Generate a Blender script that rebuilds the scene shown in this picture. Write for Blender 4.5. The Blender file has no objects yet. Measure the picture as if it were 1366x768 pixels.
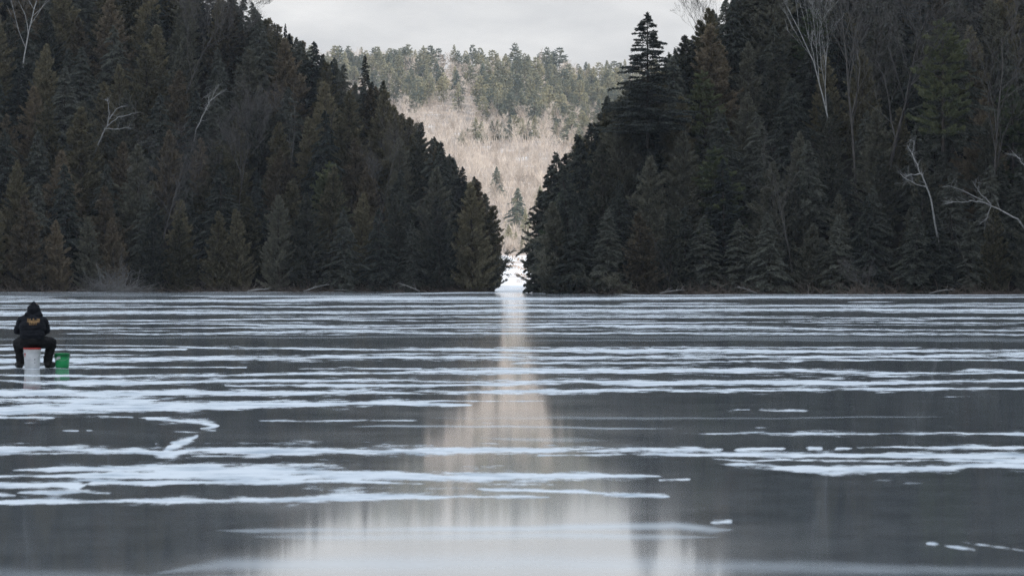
import bpy, bmesh, math, random
import numpy as np
from mathutils import Vector, Matrix
from mathutils.bvhtree import BVHTree

sc = bpy.context.scene
C = sc.collection
R = math.radians
random.seed(7)
rng = np.random.default_rng(7)

# ------------------------------------------------------------------ camera
F, HORIZ, CAMZ = 5000.0, 376.0, 1.57          # focal length in photo pixels, horizon row, eye height
cam_d = bpy.data.cameras.new('camera')
cam = bpy.data.objects.new('camera', cam_d)
C.objects.link(cam)
cam.location = (0, 0, CAMZ)
cam.rotation_euler = (R(90) - math.atan((384 - HORIZ) / F), 0, 0)
cam_d.sensor_width = 36
cam_d.lens = 36 * F / 1366
cam_d.clip_start = 0.5
cam_d.clip_end = 9000
cam_d.dof.use_dof = True
cam_d.dof.focus_distance = 420
cam_d.dof.aperture_fstop = 8.5
sc.camera = cam

# ------------------------------------------------------------------ light
SUN_AZ, SUN_EL = 124.0, 15.0                    # compass from +Y clockwise
world = bpy.data.worlds.new('World')
sc.world = world
world.use_nodes = True
nt = world.node_tree
nt.nodes.clear()
N = nt.nodes.new
L = nt.links.new
out = N('ShaderNodeOutputWorld')
bg = N('ShaderNodeBackground')
bg.inputs['Strength'].default_value = 0.1
sky = N('ShaderNodeTexSky')
sky.sky_type = 'NISHITA'
sky.sun_disc = False
sky.sun_elevation = R(SUN_EL)
sky.sun_rotation = R(SUN_AZ)
tc = N('ShaderNodeTexCoord')
sep = N('ShaderNodeSeparateXYZ')
L(tc.outputs['Generated'], sep.inputs[0])
mp = N('ShaderNodeMapping')
mp.inputs['Scale'].default_value = (1, 1, 3.0)
L(tc.outputs['Generated'], mp.inputs[0])
nz = N('ShaderNodeTexNoise')
nz.inputs['Scale'].default_value = 20
nz.inputs['Detail'].default_value = 7
nz.inputs['Roughness'].default_value = 0.55
L(mp.outputs[0], nz.inputs['Vector'])
r1 = N('ShaderNodeMapRange')
r1.inputs['From Min'].default_value = 0.3
r1.inputs['From Max'].default_value = 0.7
r1.inputs['To Min'].default_value = 0.0
r1.inputs['To Max'].default_value = 1.0
L(nz.outputs['Fac'], r1.inputs['Value'])
ccol = N('ShaderNodeMix')
ccol.data_type = 'RGBA'
ccol.inputs[6].default_value = (6.7, 6.75, 6.95, 1)
ccol.inputs[7].default_value = (9.6, 9.5, 9.45, 1)
L(r1.outputs[0], ccol.inputs[0])
zen = N('ShaderNodeMapRange')
zen.inputs['From Min'].default_value = 0.12
zen.inputs['From Max'].default_value = 0.6
L(sep.outputs['Z'], zen.inputs['Value'])
cc2 = N('ShaderNodeMix')
cc2.data_type = 'RGBA'
cc2.inputs[7].default_value = (13.2, 14.8, 16.8, 1)
L(zen.outputs[0], cc2.inputs[0])
L(ccol.outputs[2], cc2.inputs[6])
r2 = N('ShaderNodeMapRange')                   # thin overcast veil near the horizon, more blue overhead
r2.inputs['From Min'].default_value = 0.08
r2.inputs['From Max'].default_value = 0.55
r2.inputs['To Min'].default_value = 0.93
r2.inputs['To Max'].default_value = 0.75
L(sep.outputs['Z'], r2.inputs['Value'])
mix = N('ShaderNodeMix')
mix.data_type = 'RGBA'
L(r2.outputs[0], mix.inputs[0])
L(sky.outputs[0], mix.inputs[6])
L(cc2.outputs[2], mix.inputs[7])
L(mix.outputs[2], bg.inputs['Color'])
L(bg.outputs[0], out.inputs['Surface'])

sun_d = bpy.data.lights.new('sun', 'SUN')
sun_d.energy = 5.0
sun_d.angle = R(0.5)
sun_d.color = (1.0, 0.87, 0.72)
sun = bpy.data.objects.new('sun', sun_d)
C.objects.link(sun)
sdir = Vector((math.sin(R(SUN_AZ)) * math.cos(R(SUN_EL)), math.cos(R(SUN_AZ)) * math.cos(R(SUN_EL)), math.sin(R(SUN_EL))))
sun.rotation_euler = sdir.to_track_quat('Z', 'Y').to_euler()

sc.view_settings.view_transform = 'Standard'
sc.view_settings.look = 'None'
sc.view_settings.exposure = 0.0
sc.view_settings.gamma = 1
sc.view_settings.use_curve_mapping = False
sc.render.engine = 'CYCLES'
sc.cycles.max_bounces = 5
sc.cycles.diffuse_bounces = 3
sc.cycles.glossy_bounces = 3
sc.cycles.volume_bounces = 0
sc.cycles.use_denoising = True
sc.cycles.denoising_input_passes = 'RGB_ALBEDO_NORMAL'
sc.cycles.denoising_prefilter = 'NONE'

# ------------------------------------------------------------------ materials
def new_mat(name):
    m = bpy.data.materials.new(name)
    m.use_nodes = True
    m.node_tree.nodes.clear()
    o = m.node_tree.nodes.new('ShaderNodeOutputMaterial')
    return m, m.node_tree, o


def mottled(name, c1, c2, scale=1.5, rough=0.85, rand=0.35, fine=None, spec=0.2, trans=0.0):
    """principled colour that wanders between c1 and c2 with noise and from one object to the next"""
    m, t, o = new_mat(name)
    n = t.nodes.new
    l = t.links.new
    p = n('ShaderNodeBsdfPrincipled')
    p.inputs['Roughness'].default_value = rough
    p.inputs['Specular IOR Level'].default_value = spec
    tc = n('ShaderNodeTexCoord')
    nz = n('ShaderNodeTexNoise')
    nz.inputs['Scale'].default_value = scale
    nz.inputs['Detail'].default_value = 5
    nz.inputs['Roughness'].default_value = 0.65
    l(tc.outputs['Object'], nz.inputs['Vector'])
    oi = n('ShaderNodeObjectInfo')
    a = n('ShaderNodeMapRange')
    a.inputs['To Min'].default_value = -rand
    a.inputs['To Max'].default_value = rand
    l(oi.outputs['Random'], a.inputs['Value'])
    b = n('ShaderNodeMapRange')
    b.inputs['From Min'].default_value = 0.32
    b.inputs['From Max'].default_value = 0.68
    l(nz.outputs['Fac'], b.inputs['Value'])
    s = n('ShaderNodeMath')
    s.operation = 'ADD'
    s.use_clamp = True
    l(a.outputs[0], s.inputs[0])
    l(b.outputs[0], s.inputs[1])
    mx = n('ShaderNodeMix')
    mx.data_type = 'RGBA'
    mx.inputs[6].default_value = (*c1, 1)
    mx.inputs[7].default_value = (*c2, 1)
    l(s.outputs[0], mx.inputs[0])
    l(mx.outputs[2], p.inputs['Base Color'])
    if trans:
        tr = n('ShaderNodeBsdfTranslucent')
        l(mx.outputs[2], tr.inputs['Color'])
        ms = n('ShaderNodeMixShader')
        ms.inputs[0].default_value = trans
        l(p.outputs[0], ms.inputs[1])
        l(tr.outputs[0], ms.inputs[2])
        l(ms.outputs[0], o.inputs['Surface'])
    else:
        l(p.outputs[0], o.inputs['Surface'])
    return m


M = {
    'cedar_olive': mottled('cedar_olive', (0.061, 0.060, 0.037), (0.362, 0.312, 0.194), 1.7, trans=0.45),
    'cedar_bronze': mottled('cedar_bronze', (0.063, 0.055, 0.039), (0.354, 0.283, 0.189), 1.7, trans=0.45),
    'cedar_dark': mottled('cedar_dark', (0.047, 0.053, 0.043), (0.290, 0.273, 0.201), 1.7, trans=0.45),
    'hemlock': mottled('hemlock', (0.039, 0.047, 0.041), (0.241, 0.241, 0.192), 1.7, trans=0.45),
    'spruce': mottled('spruce', (0.024, 0.031, 0.029), (0.084, 0.089, 0.074), 1.0, trans=0.1),
    'pine': mottled('pine', (0.068, 0.094, 0.049), (0.223, 0.228, 0.118), 0.7, trans=0.12),
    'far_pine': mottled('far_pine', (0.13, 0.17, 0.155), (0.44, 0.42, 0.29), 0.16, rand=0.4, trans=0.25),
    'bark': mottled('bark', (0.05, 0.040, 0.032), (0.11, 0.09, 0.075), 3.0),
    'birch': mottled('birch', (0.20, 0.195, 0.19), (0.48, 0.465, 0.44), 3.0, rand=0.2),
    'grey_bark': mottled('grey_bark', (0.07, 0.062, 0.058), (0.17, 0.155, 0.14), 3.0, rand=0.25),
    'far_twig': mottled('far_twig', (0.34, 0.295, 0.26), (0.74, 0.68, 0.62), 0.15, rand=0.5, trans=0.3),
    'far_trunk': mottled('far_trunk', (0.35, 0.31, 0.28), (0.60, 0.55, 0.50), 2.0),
    'pale_twig': mottled('pale_twig', (0.22, 0.21, 0.20), (0.42, 0.40, 0.38), 1.2),
    'brush': mottled('brush', (0.09, 0.07, 0.055), (0.26, 0.21, 0.17), 1.2),
    'forest_floor': mottled('forest_floor', (0.022, 0.018, 0.013), (0.060, 0.048, 0.036), 0.6, rand=0),
    'dead_grass': mottled('dead_grass', (0.20, 0.11, 0.05), (0.38, 0.24, 0.12), 0.6, rand=0),
    'jacket': mottled('jacket', (0.006, 0.007, 0.010), (0.020, 0.022, 0.028), 9, 0.9, 0),
    'trousers': mottled('trousers', (0.007, 0.007, 0.008), (0.016, 0.016, 0.017), 9, 0.85, 0),
    'boot': mottled('boot', (0.006, 0.006, 0.006), (0.018, 0.016, 0.015), 12, 0.55, 0),
    'print': mottled('print', (0.10, 0.06, 0.03), (0.42, 0.26, 0.12), 26, 0.8, 0),
    'skin': mottled('skin', (0.42, 0.24, 0.17), (0.50, 0.30, 0.22), 8, 0.55, 0),
    'hair': mottled('hair', (0.02, 0.015, 0.01), (0.04, 0.03, 0.02), 20, 0.7, 0),
    'eye': mottled('eye', (0.5, 0.5, 0.48), (0.6, 0.6, 0.58), 20, 0.2, 0),
    'white_plastic': mottled('white_plastic', (0.60, 0.61, 0.62), (0.80, 0.80, 0.79), 7, 0.4, 0, spec=0.4),
    'red_plastic': mottled('red_plastic', (0.46, 0.035, 0.03), (0.56, 0.06, 0.045), 9, 0.4, 0, spec=0.4),
    'green_plastic': mottled('green_plastic', (0.02, 0.33, 0.10), (0.035, 0.44, 0.15), 7, 0.35, 0, spec=0.4),
    'dark_green_plastic': mottled('dark_green_plastic', (0.008, 0.14, 0.045), (0.012, 0.18, 0.06), 7, 0.4, 0),
    'sticker': mottled('sticker', (0.55, 0.57, 0.57), (0.72, 0.73, 0.73), 30, 0.6, 0),
    'wire': mottled('wire', (0.35, 0.35, 0.35), (0.5, 0.5, 0.5), 9, 0.4, 0),
    'dark_mark': mottled('dark_mark', (0.05, 0.04, 0.05), (0.09, 0.07, 0.08), 9, 0.6, 0),
}


def snow_ground(name, dark1, dark2, lo, hi, scale):
    """snow patched with bare ground or litter"""
    m, t, o = new_mat(name)
    n = t.nodes.new
    l = t.links.new
    p = n('ShaderNodeBsdfPrincipled')
    p.inputs['Roughness'].default_value = 0.9
    tc = n('ShaderNodeTexCoord')
    a = n('ShaderNodeTexNoise')
    a.inputs['Scale'].default_value = scale
    a.inputs['Detail'].default_value = 8
    a.inputs['Roughness'].default_value = 0.65
    l(tc.outputs['Object'], a.inputs['Vector'])
    b = n('ShaderNodeMapRange')
    b.inputs['From Min'].default_value = lo
    b.inputs['From Max'].default_value = hi
    l(a.outputs['Fac'], b.inputs['Value'])
    c = n('ShaderNodeTexNoise')
    c.inputs['Scale'].default_value = scale * 6
    c.inputs['Detail'].default_value = 4
    l(tc.outputs['Object'], c.inputs['Vector'])
    d = n('ShaderNodeMix')
    d.data_type = 'RGBA'
    d.inputs[6].default_value = (*dark1, 1)
    d.inputs[7].default_value = (*dark2, 1)
    l(c.outputs['Fac'], d.inputs[0])
    e = n('ShaderNodeMix')
    e.data_type = 'RGBA'
    e.inputs[7].default_value = (0.80, 0.81, 0.83, 1)
    l(b.outputs[0], e.inputs[0])
    l(d.outputs[2], e.inputs[6])
    l(e.outputs[2], p.inputs['Base Color'])
    l(p.outputs[0], o.inputs['Surface'])
    return m


M['valley'] = snow_ground('valley_floor', (0.34, 0.27, 0.22), (0.52, 0.43, 0.36), 0.56, 0.74, 0.05)
M['bank_snow'] = snow_ground('bank_snow', (0.30, 0.17, 0.09), (0.45, 0.30, 0.19), 0.36, 0.48, 0.05)


def ice_material(bands):
    m, t, o = new_mat('lake_ice' if bands else 'plain_ice')
    n = t.nodes.new
    l = t.links.new
    tc = n('ShaderNodeTexCoord')
    # clear dark ice with a thin wet gloss
    ice = n('ShaderNodeBsdfPrincipled')
    ice.inputs['IOR'].default_value = 1.31
    ice.inputs['Coat Weight'].default_value = 0.75
    ice.inputs['Coat Roughness'].default_value = 0.045
    ice.inputs['Coat IOR'].default_value = 1.33
    a = n('ShaderNodeTexNoise')
    a.inputs['Scale'].default_value = 0.35
    a.inputs['Detail'].default_value = 6
    l(tc.outputs['Object'], a.inputs['Vector'])
    ra = n('ShaderNodeMapRange')
    ra.inputs['From Min'].default_value = 0.3
    ra.inputs['From Max'].default_value = 0.7
    ra.inputs['To Min'].default_value = 0.055
    ra.inputs['To Max'].default_value = 0.115
    l(a.outputs['Fac'], ra.inputs['Value'])
    l(ra.outputs[0], ice.inputs['Roughness'])
    ic = n('ShaderNodeMix')
    ic.data_type = 'RGBA'
    ic.inputs[6].default_value = (0.034, 0.047, 0.060, 1)
    ic.inputs[7].default_value = (0.066, 0.085, 0.103, 1)
    l(a.outputs['Fac'], ic.inputs[0])
    l(ic.outputs[2], ice.inputs['Base Color'])
    # dull milky frost film
    film = n('ShaderNodeBsdfDiffuse')
    film.inputs['Color'].default_value = (0.72, 0.78, 0.83, 1)
    snow = n('ShaderNodeBsdfPrincipled')
    snow.inputs['Roughness'].default_value = 0.75
    sn = n('ShaderNodeTexNoise')
    sn.inputs['Scale'].default_value = 1.6
    sn.inputs['Detail'].default_value = 8
    sn.inputs['Roughness'].default_value = 0.7
    mps = n('ShaderNodeMapping')
    mps.inputs['Scale'].default_value = (1.0, 1.0, 1)
    l(tc.outputs['Object'], mps.inputs[0])
    l(mps.outputs[0], sn.inputs['Vector'])
    scol = n('ShaderNodeMix')
    scol.data_type = 'RGBA'
    scol.inputs[6].default_value = (0.36, 0.43, 0.50, 1)
    scol.inputs[7].default_value = (0.75, 0.79, 0.83, 1)
    rs = n('ShaderNodeMapRange')
    rs.inputs['From Min'].default_value = 0.34
    rs.inputs['From Max'].default_value = 0.54
    l(sn.outputs['Fac'], rs.inputs['Value'])
    l(rs.outputs[0], scol.inputs[0])
    l(scol.outputs[2], snow.inputs['Base Color'])
    # scattered frost specks
    sp = n('ShaderNodeTexNoise')
    sp.inputs['Scale'].default_value = 5.5
    sp.inputs['Detail'].default_value = 3
    sp.inputs['Roughness'].default_value = 0.8
    l(tc.outputs['Object'], sp.inputs['Vector'])
    rsp = n('ShaderNodeMapRange')
    rsp.inputs['From Min'].default_value = 0.70
    rsp.inputs['From Max'].default_value = 0.76
    rsp.inputs['To Max'].default_value = 0.75
    l(sp.outputs['Fac'], rsp.inputs['Value'])
    m1 = n('ShaderNodeMixShader')
    l(ice.outputs[0], m1.inputs[1])
    l(film.outputs[0], m1.inputs[2])
    m2 = n('ShaderNodeMixShader')
    l(m1.outputs[0], m2.inputs[1])
    l(snow.outputs[0], m2.inputs[2])
    if bands:
        at = n('ShaderNodeAttribute')
        at.attribute_name = 'drift'
        fr = n('ShaderNodeAttribute')
        fr.attribute_name = 'frost'
        big = n('ShaderNodeTexNoise')
        big.inputs['Scale'].default_value = 0.55
        big.inputs['Detail'].default_value = 9
        big.inputs['Roughness'].default_value = 0.6
        mpn = n('ShaderNodeMapping')
        mpn.inputs['Scale'].default_value = (1.0, 0.6, 1)
        l(tc.outputs['Object'], mpn.inputs[0])
        l(mpn.outputs[0], big.inputs['Vector'])
        k = n('ShaderNodeMath')
        k.operation = 'MULTIPLY_ADD'
        k.inputs[1].default_value = 6.0
        k.inputs[2].default_value = -3.15
        l(big.outputs['Fac'], k.inputs[0])
        fine = n('ShaderNodeTexNoise')
        fine.inputs['Scale'].default_value = 2.2
        fine.inputs['Detail'].default_value = 6
        fine.inputs['Roughness'].default_value = 0.75
        l(mpn.outputs[0], fine.inputs['Vector'])
        k2 = n('ShaderNodeMath')
        k2.operation = 'MULTIPLY_ADD'
        k2.inputs[1].default_value = 7.0
        k2.inputs[2].default_value = -3.60
        l(fine.outputs['Fac'], k2.inputs[0])
        s0 = n('ShaderNodeMath')
        s0.operation = 'ADD'
        l(k.outputs[0], s0.inputs[0])
        l(k2.outputs[0], s0.inputs[1])
        s = n('ShaderNodeMath')
        s.operation = 'ADD'
        l(at.outputs['Fac'], s.inputs[0])
        l(s0.outputs[0], s.inputs[1])
        e = n('ShaderNodeMapRange')
        e.interpolation_type = 'SMOOTHSTEP'
        e.inputs['From Min'].default_value = -0.40
        e.inputs['From Max'].default_value = 1.10
        e.inputs['To Max'].default_value = 0.97
        l(s.outputs[0], e.inputs['Value'])
        mxs = n('ShaderNodeMath')
        mxs.operation = 'MAXIMUM'
        l(e.outputs[0], mxs.inputs[0])
        l(rsp.outputs[0], mxs.inputs[1])
        l(mxs.outputs[0], m2.inputs[0])
        fm = n('ShaderNodeMath')
        fm.operation = 'MULTIPLY_ADD'
        fr2 = n('ShaderNodeMapRange')
        fr2.inputs['From Min'].default_value = 0.35
        fr2.inputs['From Max'].default_value = 0.6
        fr2.inputs['To Min'].default_value = 0.5
        l(big.outputs['Fac'], fr2.inputs['Value'])
        l(fr.outputs['Fac'], fm.inputs[0])
        l(fr2.outputs[0], fm.inputs[1])
        thin = n('ShaderNodeMapRange')
        thin.inputs['From Min'].default_value = 0.38
        thin.inputs['From Max'].default_value = 0.66
        thin.inputs['To Min'].default_value = 0.03
        thin.inputs['To Max'].default_value = 0.06
        l(fine.outputs['Fac'], thin.inputs['Value'])
        l(thin.outputs[0], fm.inputs[2])
        l(fm.outputs[0], m1.inputs[0])
    else:
        m1.inputs[0].default_value = 0.05
        big = n('ShaderNodeTexNoise')
        big.inputs['Scale'].default_value = 0.12
        big.inputs['Detail'].default_value = 9
        mpn = n('ShaderNodeMapping')
        mpn.inputs['Scale'].default_value = (0.35, 1.2, 1)
        l(tc.outputs['Object'], mpn.inputs[0])
        l(mpn.outputs[0], big.inputs['Vector'])
        e = n('ShaderNodeMapRange')
        e.inputs['From Min'].default_value = 0.50
        e.inputs['From Max'].default_value = 0.55
        l(big.outputs['Fac'], e.inputs['Value'])
        l(e.outputs[0], m2.inputs[0])
    l(m2.outputs[0], o.inputs['Surface'])
    return m


# ------------------------------------------------------------------ mesh helpers
def tag(o, label=None, cat=None, group=None, kind=None):
    if label: o['label'] = label
    if cat: o['category'] = cat
    if group: o['group'] = group
    if kind: o['kind'] = kind
    return o


def empty(name, loc, rz=0.0, scale=1.0):
    o = bpy.data.objects.new(name, None)
    o.location = loc
    o.rotation_euler = (0, 0, rz)
    o.scale = (scale,) * 3
    o.empty_display_size = 0.2
    C.objects.link(o)
    return o


class MB:
    """collects tubes, quads and triangles as numpy arrays and links them as one mesh"""
    def __init__(self):
        self.v, self.f3, self.f4, self.n = [], [], [], 0

    def add(self, v, f3=None, f4=None):
        v = np.asarray(v, float)
        if f3 is not None and len(f3): self.f3.append(np.asarray(f3, int) + self.n)
        if f4 is not None and len(f4): self.f4.append(np.asarray(f4, int) + self.n)
        self.v.append(v)
        self.n += len(v)

    def tube(self, pts, radii, sides=6, cap=True):
        pts = np.asarray(pts, float)
        k = len(pts)
        tang = np.gradient(pts, axis=0)
        tang /= np.linalg.norm(tang, axis=1, keepdims=True) + 1e-9
        up = np.array([0, 0, 1.0]) if abs(tang[0][2]) < 0.9 else np.array([1.0, 0, 0])
        vs = []
        for i in range(k):
            a = np.cross(tang[i], up); a /= np.linalg.norm(a) + 1e-9
            b = np.cross(tang[i], a)
            up = np.cross(a, tang[i])
            th = np.arange(sides) * 2 * np.pi / sides
            vs.append(pts[i] + radii[i] * (np.cos(th)[:, None] * a + np.sin(th)[:, None] * b))
        v = np.concatenate(vs)
        f = []
        for i in range(k - 1):
            for j in range(sides):
                j2 = (j + 1) % sides
                f.append((i * sides + j, i * sides + j2, (i + 1) * sides + j2, (i + 1) * sides + j))
        f3 = []
        if cap:
            v = np.concatenate([v, pts[:1], pts[-1:]])
            c0, c1 = k * sides, k * sides + 1
            for j in range(sides):
                j2 = (j + 1) % sides
                f3.append((c0, j2, j))
                f3.append((c1, (k - 1) * sides + j, (k - 1) * sides + j2))
        self.add(v, f3, f)

    def blades(self, base, d, w, kite=True):
        """flat slender leaf sprays: base points, length vectors, width vectors"""
        n = len(base)
        if n == 0: return
        if kite:
            v = np.stack([base, base + d * 0.45 + w, base + d, base + d * 0.45 - w], 1).reshape(-1, 3)
            f = np.arange(n * 4).reshape(-1, 4)
            self.add(v, None, f)
        else:
            v = np.stack([base + w, base - w, base + d], 1).reshape(-1, 3)
            self.add(v, np.arange(n * 3).reshape(-1, 3))

    def lathe(self, prof, seg=32, close=False):
        k = len(prof)
        th = np.arange(seg) * 2 * np.pi / seg
        v = np.concatenate([np.stack([r * np.cos(th), r * np.sin(th), np.full(seg, z)], 1) for r, z in prof])
        f = []
        for i in range(k - 1):
            for j in range(seg):
                j2 = (j + 1) % seg
                f.append((i * seg + j, i * seg + j2, (i + 1) * seg + j2, (i + 1) * seg + j))
        self.add(v, None, f)

    def mesh(self, name, mats, smooth=False, split=None):
        v = np.concatenate(self.v)
        f3 = np.concatenate(self.f3) if self.f3 else np.zeros((0, 3), int)
        f4 = np.concatenate(self.f4) if self.f4 else np.zeros((0, 4), int)
        me = bpy.data.meshes.new(name)
        me.vertices.add(len(v))
        me.vertices.foreach_set('co', v.astype(np.float32).ravel())
        nl = f3.size + f4.size
        me.loops.add(nl)
        me.polygons.add(len(f3) + len(f4))
        me.loops.foreach_set('vertex_index', np.concatenate([f4.ravel(), f3.ravel()]).astype(np.int32))
        st = np.concatenate([np.arange(len(f4)) * 4, len(f4) * 4 + np.arange(len(f3)) * 3]).astype(np.int32)
        me.polygons.foreach_set('loop_start', st)
        for m in (mats if isinstance(mats, (list, tuple)) else [mats]):
            me.materials.append(m)
        me.update(calc_edges=True)
        if smooth:
            me.polygons.foreach_set('use_smooth', np.ones(len(me.polygons), bool))
        me.validate()
        return me

    def build(self, name, mats, parent=None, smooth=False):
        o = bpy.data.objects.new(name, self.mesh(name, mats, smooth))
        C.objects.link(o)
        o.parent = parent
        return o


def unit(a):
    return a / (np.linalg.norm(a, axis=-1, keepdims=True) + 1e-9)


# ------------------------------------------------------------------ shape of the land
def sdf_poly(X, Y, poly):
    """signed distance, positive inside"""
    d = np.full(X.shape, 1e9)
    inside = np.zeros(X.shape, bool)
    n = len(poly)
    for i in range(n):
        x1, y1 = poly[i]
        x2, y2 = poly[(i + 1) % n]
        dx, dy = x2 - x1, y2 - y1
        t = np.clip(((X - x1) * dx + (Y - y1) * dy) / (dx * dx + dy * dy), 0, 1)
        d = np.minimum(d, np.hypot(X - x1 - t * dx, Y - y1 - t * dy))
        c = ((y1 > Y) != (y2 > Y)) & (X < (x2 - x1) * (Y - y1) / (y2 - y1 + 1e-12) + x1)
        inside ^= c
    return np.where(inside, d, -d)


LEFT_SHORE = [(-2, 584), (-7, 581), (-30, 579), (-62, 578), (-95, 570), (-125, 500), (-140, 300), (-150, -400), (-420, -400), (-420, 860), (-60, 820), (-14, 760), (-4.5, 690), (-3, 610)]
RIGHT_SHORE = [(7, 479), (12, 477), (30, 476.5), (66, 475), (90, 440), (102, 330), (108, 100), (112, -400), (620, -400), (620, 900), (300, 880), (120, 800), (60, 720), (24, 640), (11, 580), (6.5, 500)]
# skyline of the tree tops, in photo pixels
LEFT_SKY = [(-200, -330), (200, -110), (285, -15), (315, -5), (335, 8), (365, 30), (400, 50), (430, 66), (470, 100), (505, 118), (535, 145), (565, 168), (590, 190), (612, 212), (632, 232), (655, 268), (676, 300), (688, 345)]
RIGHT_SKY = [(700, 345), (708, 300), (722, 262), (734, 236), (748, 200), (765, 184), (783, 172), (803, 146), (826, 122), (850, 108), (880, 92), (905, 64), (930, 42), (950, 16), (985, -25), (1366, -290), (1700, -420)]


def sky_z(X, Y, sky):
    px = 683 + F * X / np.maximum(Y, 1)
    return CAMZ + (HORIZ - np.interp(px, [p[0] for p in sky], [p[1] for p in sky])) * Y / F


def left_h(X, Y):
    X, Y = np.asarray(X, float), np.asarray(Y, float)
    s = sdf_poly(X * 2, Y, [(a * 2, b) for a, b in LEFT_SHORE])
    kx = np.array([-300, -95, -75, -60, -50, -42, -35, -28, -22, -16, -11, -7, -4, -1])
    kz = np.array([sky_z(x, 602.0, LEFT_SKY) for x in kx]) - np.interp(kx, [-30, -12, -1], [12.5, 12, 13])
    kz[0] = 110
    cap = np.interp(X, kx, np.clip(kz, 0.6, 120))
    z = np.minimum(np.where(s < 4, 0.2 * s, 0.8 + 0.88 * (s - 4)), cap + 0.06 * np.maximum(s, 0))
    z = np.where(s < 0, np.maximum(s * 0.5, -1.5), z)
    return z + np.where(s > 5, 0.35 * np.sin(X * 0.31 + 1) * np.sin(Y * 0.23), 0)


def right_h(X, Y):
    X, Y = np.asarray(X, float), np.asarray(Y, float)
    s = sdf_poly(X * 2, Y, [(a * 2, b) for a, b in RIGHT_SHORE])
    kx = np.array([3.0, 5, 7, 9, 12, 15, 19, 24, 30, 45, 66, 120, 300])
    kz = np.array([sky_z(x, 494.0, RIGHT_SKY) for x in kx]) - 11
    kz[-3:] = (62, 110, 185)  # unseen ridge beyond the headland, raised to keep sun off lake and trees
    cap = np.interp(X, kx, np.clip(kz, 0.5, 185))
    z = np.minimum(np.where(s < 4, 0.2 * s, 0.8 + 0.95 * (s - 4)), cap + 0.03 * np.maximum(s, 0))
    z = np.where(s < 0, np.maximum(s * 0.5, -1.5), z)
    return z + np.where(s > 5, 0.35 * np.sin(X * 0.27 + 2) * np.sin(Y * 0.25), 0)


def valley_h(X, Y):
    X, Y = np.asarray(X, float), np.asarray(Y, float)
    z = np.interp(Y, [1000, 1060, 1130, 1250, 1500, 1700, 1900, 2020, 2150, 2400, 2470, 2600, 3000],
                  [-1.0, 0.1, 2.5, 8.5, 22, 44, 70, 78, 94, 132, 138, 134, 120])
    side = np.interp(X, [-700, -300, -100, -30, 20, 60, 200, 700], [30, 14, 3, 2, 0, -7, 2, 28]) * np.clip((Y - 1500) / 900, 0, 1)
    near = np.clip((Y - 1050) / 250, 0, 1)
    z = z + side + near * (1.2 * np.sin(X * 0.05 + Y * 0.013) + 0.8 * np.sin(X * 0.11 + 1.3) * np.sin(Y * 0.03))
    return z


def grid_mesh(name, xs, ys, hf, mat):
    X, Y = np.meshgrid(xs, ys)
    Z = hf(X, Y)
    v = np.stack([X.ravel(), Y.ravel(), Z.ravel()], 1)
    nx, ny = len(xs), len(ys)
    i = (np.arange(ny - 1)[:, None] * nx + np.arange(nx - 1)[None, :]).ravel()
    mb = MB()
    mb.add(v, None, np.stack([i, i + 1, i + nx + 1, i + nx], 1))
    return mb.build(name, mat, smooth=True)


def varstep(*segs):
    out = [np.arange(a, b, s) for a, b, s in segs]
    return np.concatenate(out + [np.array([segs[-1][1]])])


o = grid_mesh('left_hill', varstep((-430, -110, 16), (-110, 10, 2.0)), varstep((-410, 480, 30), (480, 570, 6), (570, 660, 2.0), (660, 880, 10)), left_h, M['forest_floor'])
tag(o, kind='structure')
o = grid_mesh('right_hill', varstep((0, 80, 2.0), (80, 130, 5), (130, 640, 20)), varstep((-410, 400, 30), (400, 470, 7), (470, 560, 2.0), (560, 920, 15)), right_h, M['forest_floor'])  # visible headland plus an out-of-view high part shaped to cast shade
tag(o, kind='structure')
o = grid_mesh('valley_hill', varstep((-900, -220, 40), (-220, 160, 7), (160, 900, 40)), varstep((1000, 1400, 8), (1400, 2600, 20), (2600, 3000, 50)), valley_h, M['valley'])
tag(o, kind='structure')
# snowy bank in front of the valley: a wind-packed sheet lying on the lower slope
o = grid_mesh('snow_bank_ground', varstep((-160, 160, 6)), varstep((1030, 1300, 8)), lambda X, Y: valley_h(X, Y) + 0.25, M['bank_snow'])
tag(o, kind='structure')

# ------------------------------------------------------------------ the frozen lake
mb = MB()
mb.add([(-1500, -600, -0.03), (1500, -600, -0.03), (1500, 1300, -0.03), (-1500, 1300, -0.03)], None, [(0, 1, 2, 3)])
o = mb.build('lake', ice_material(False))
tag(o, kind='structure')

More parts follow.
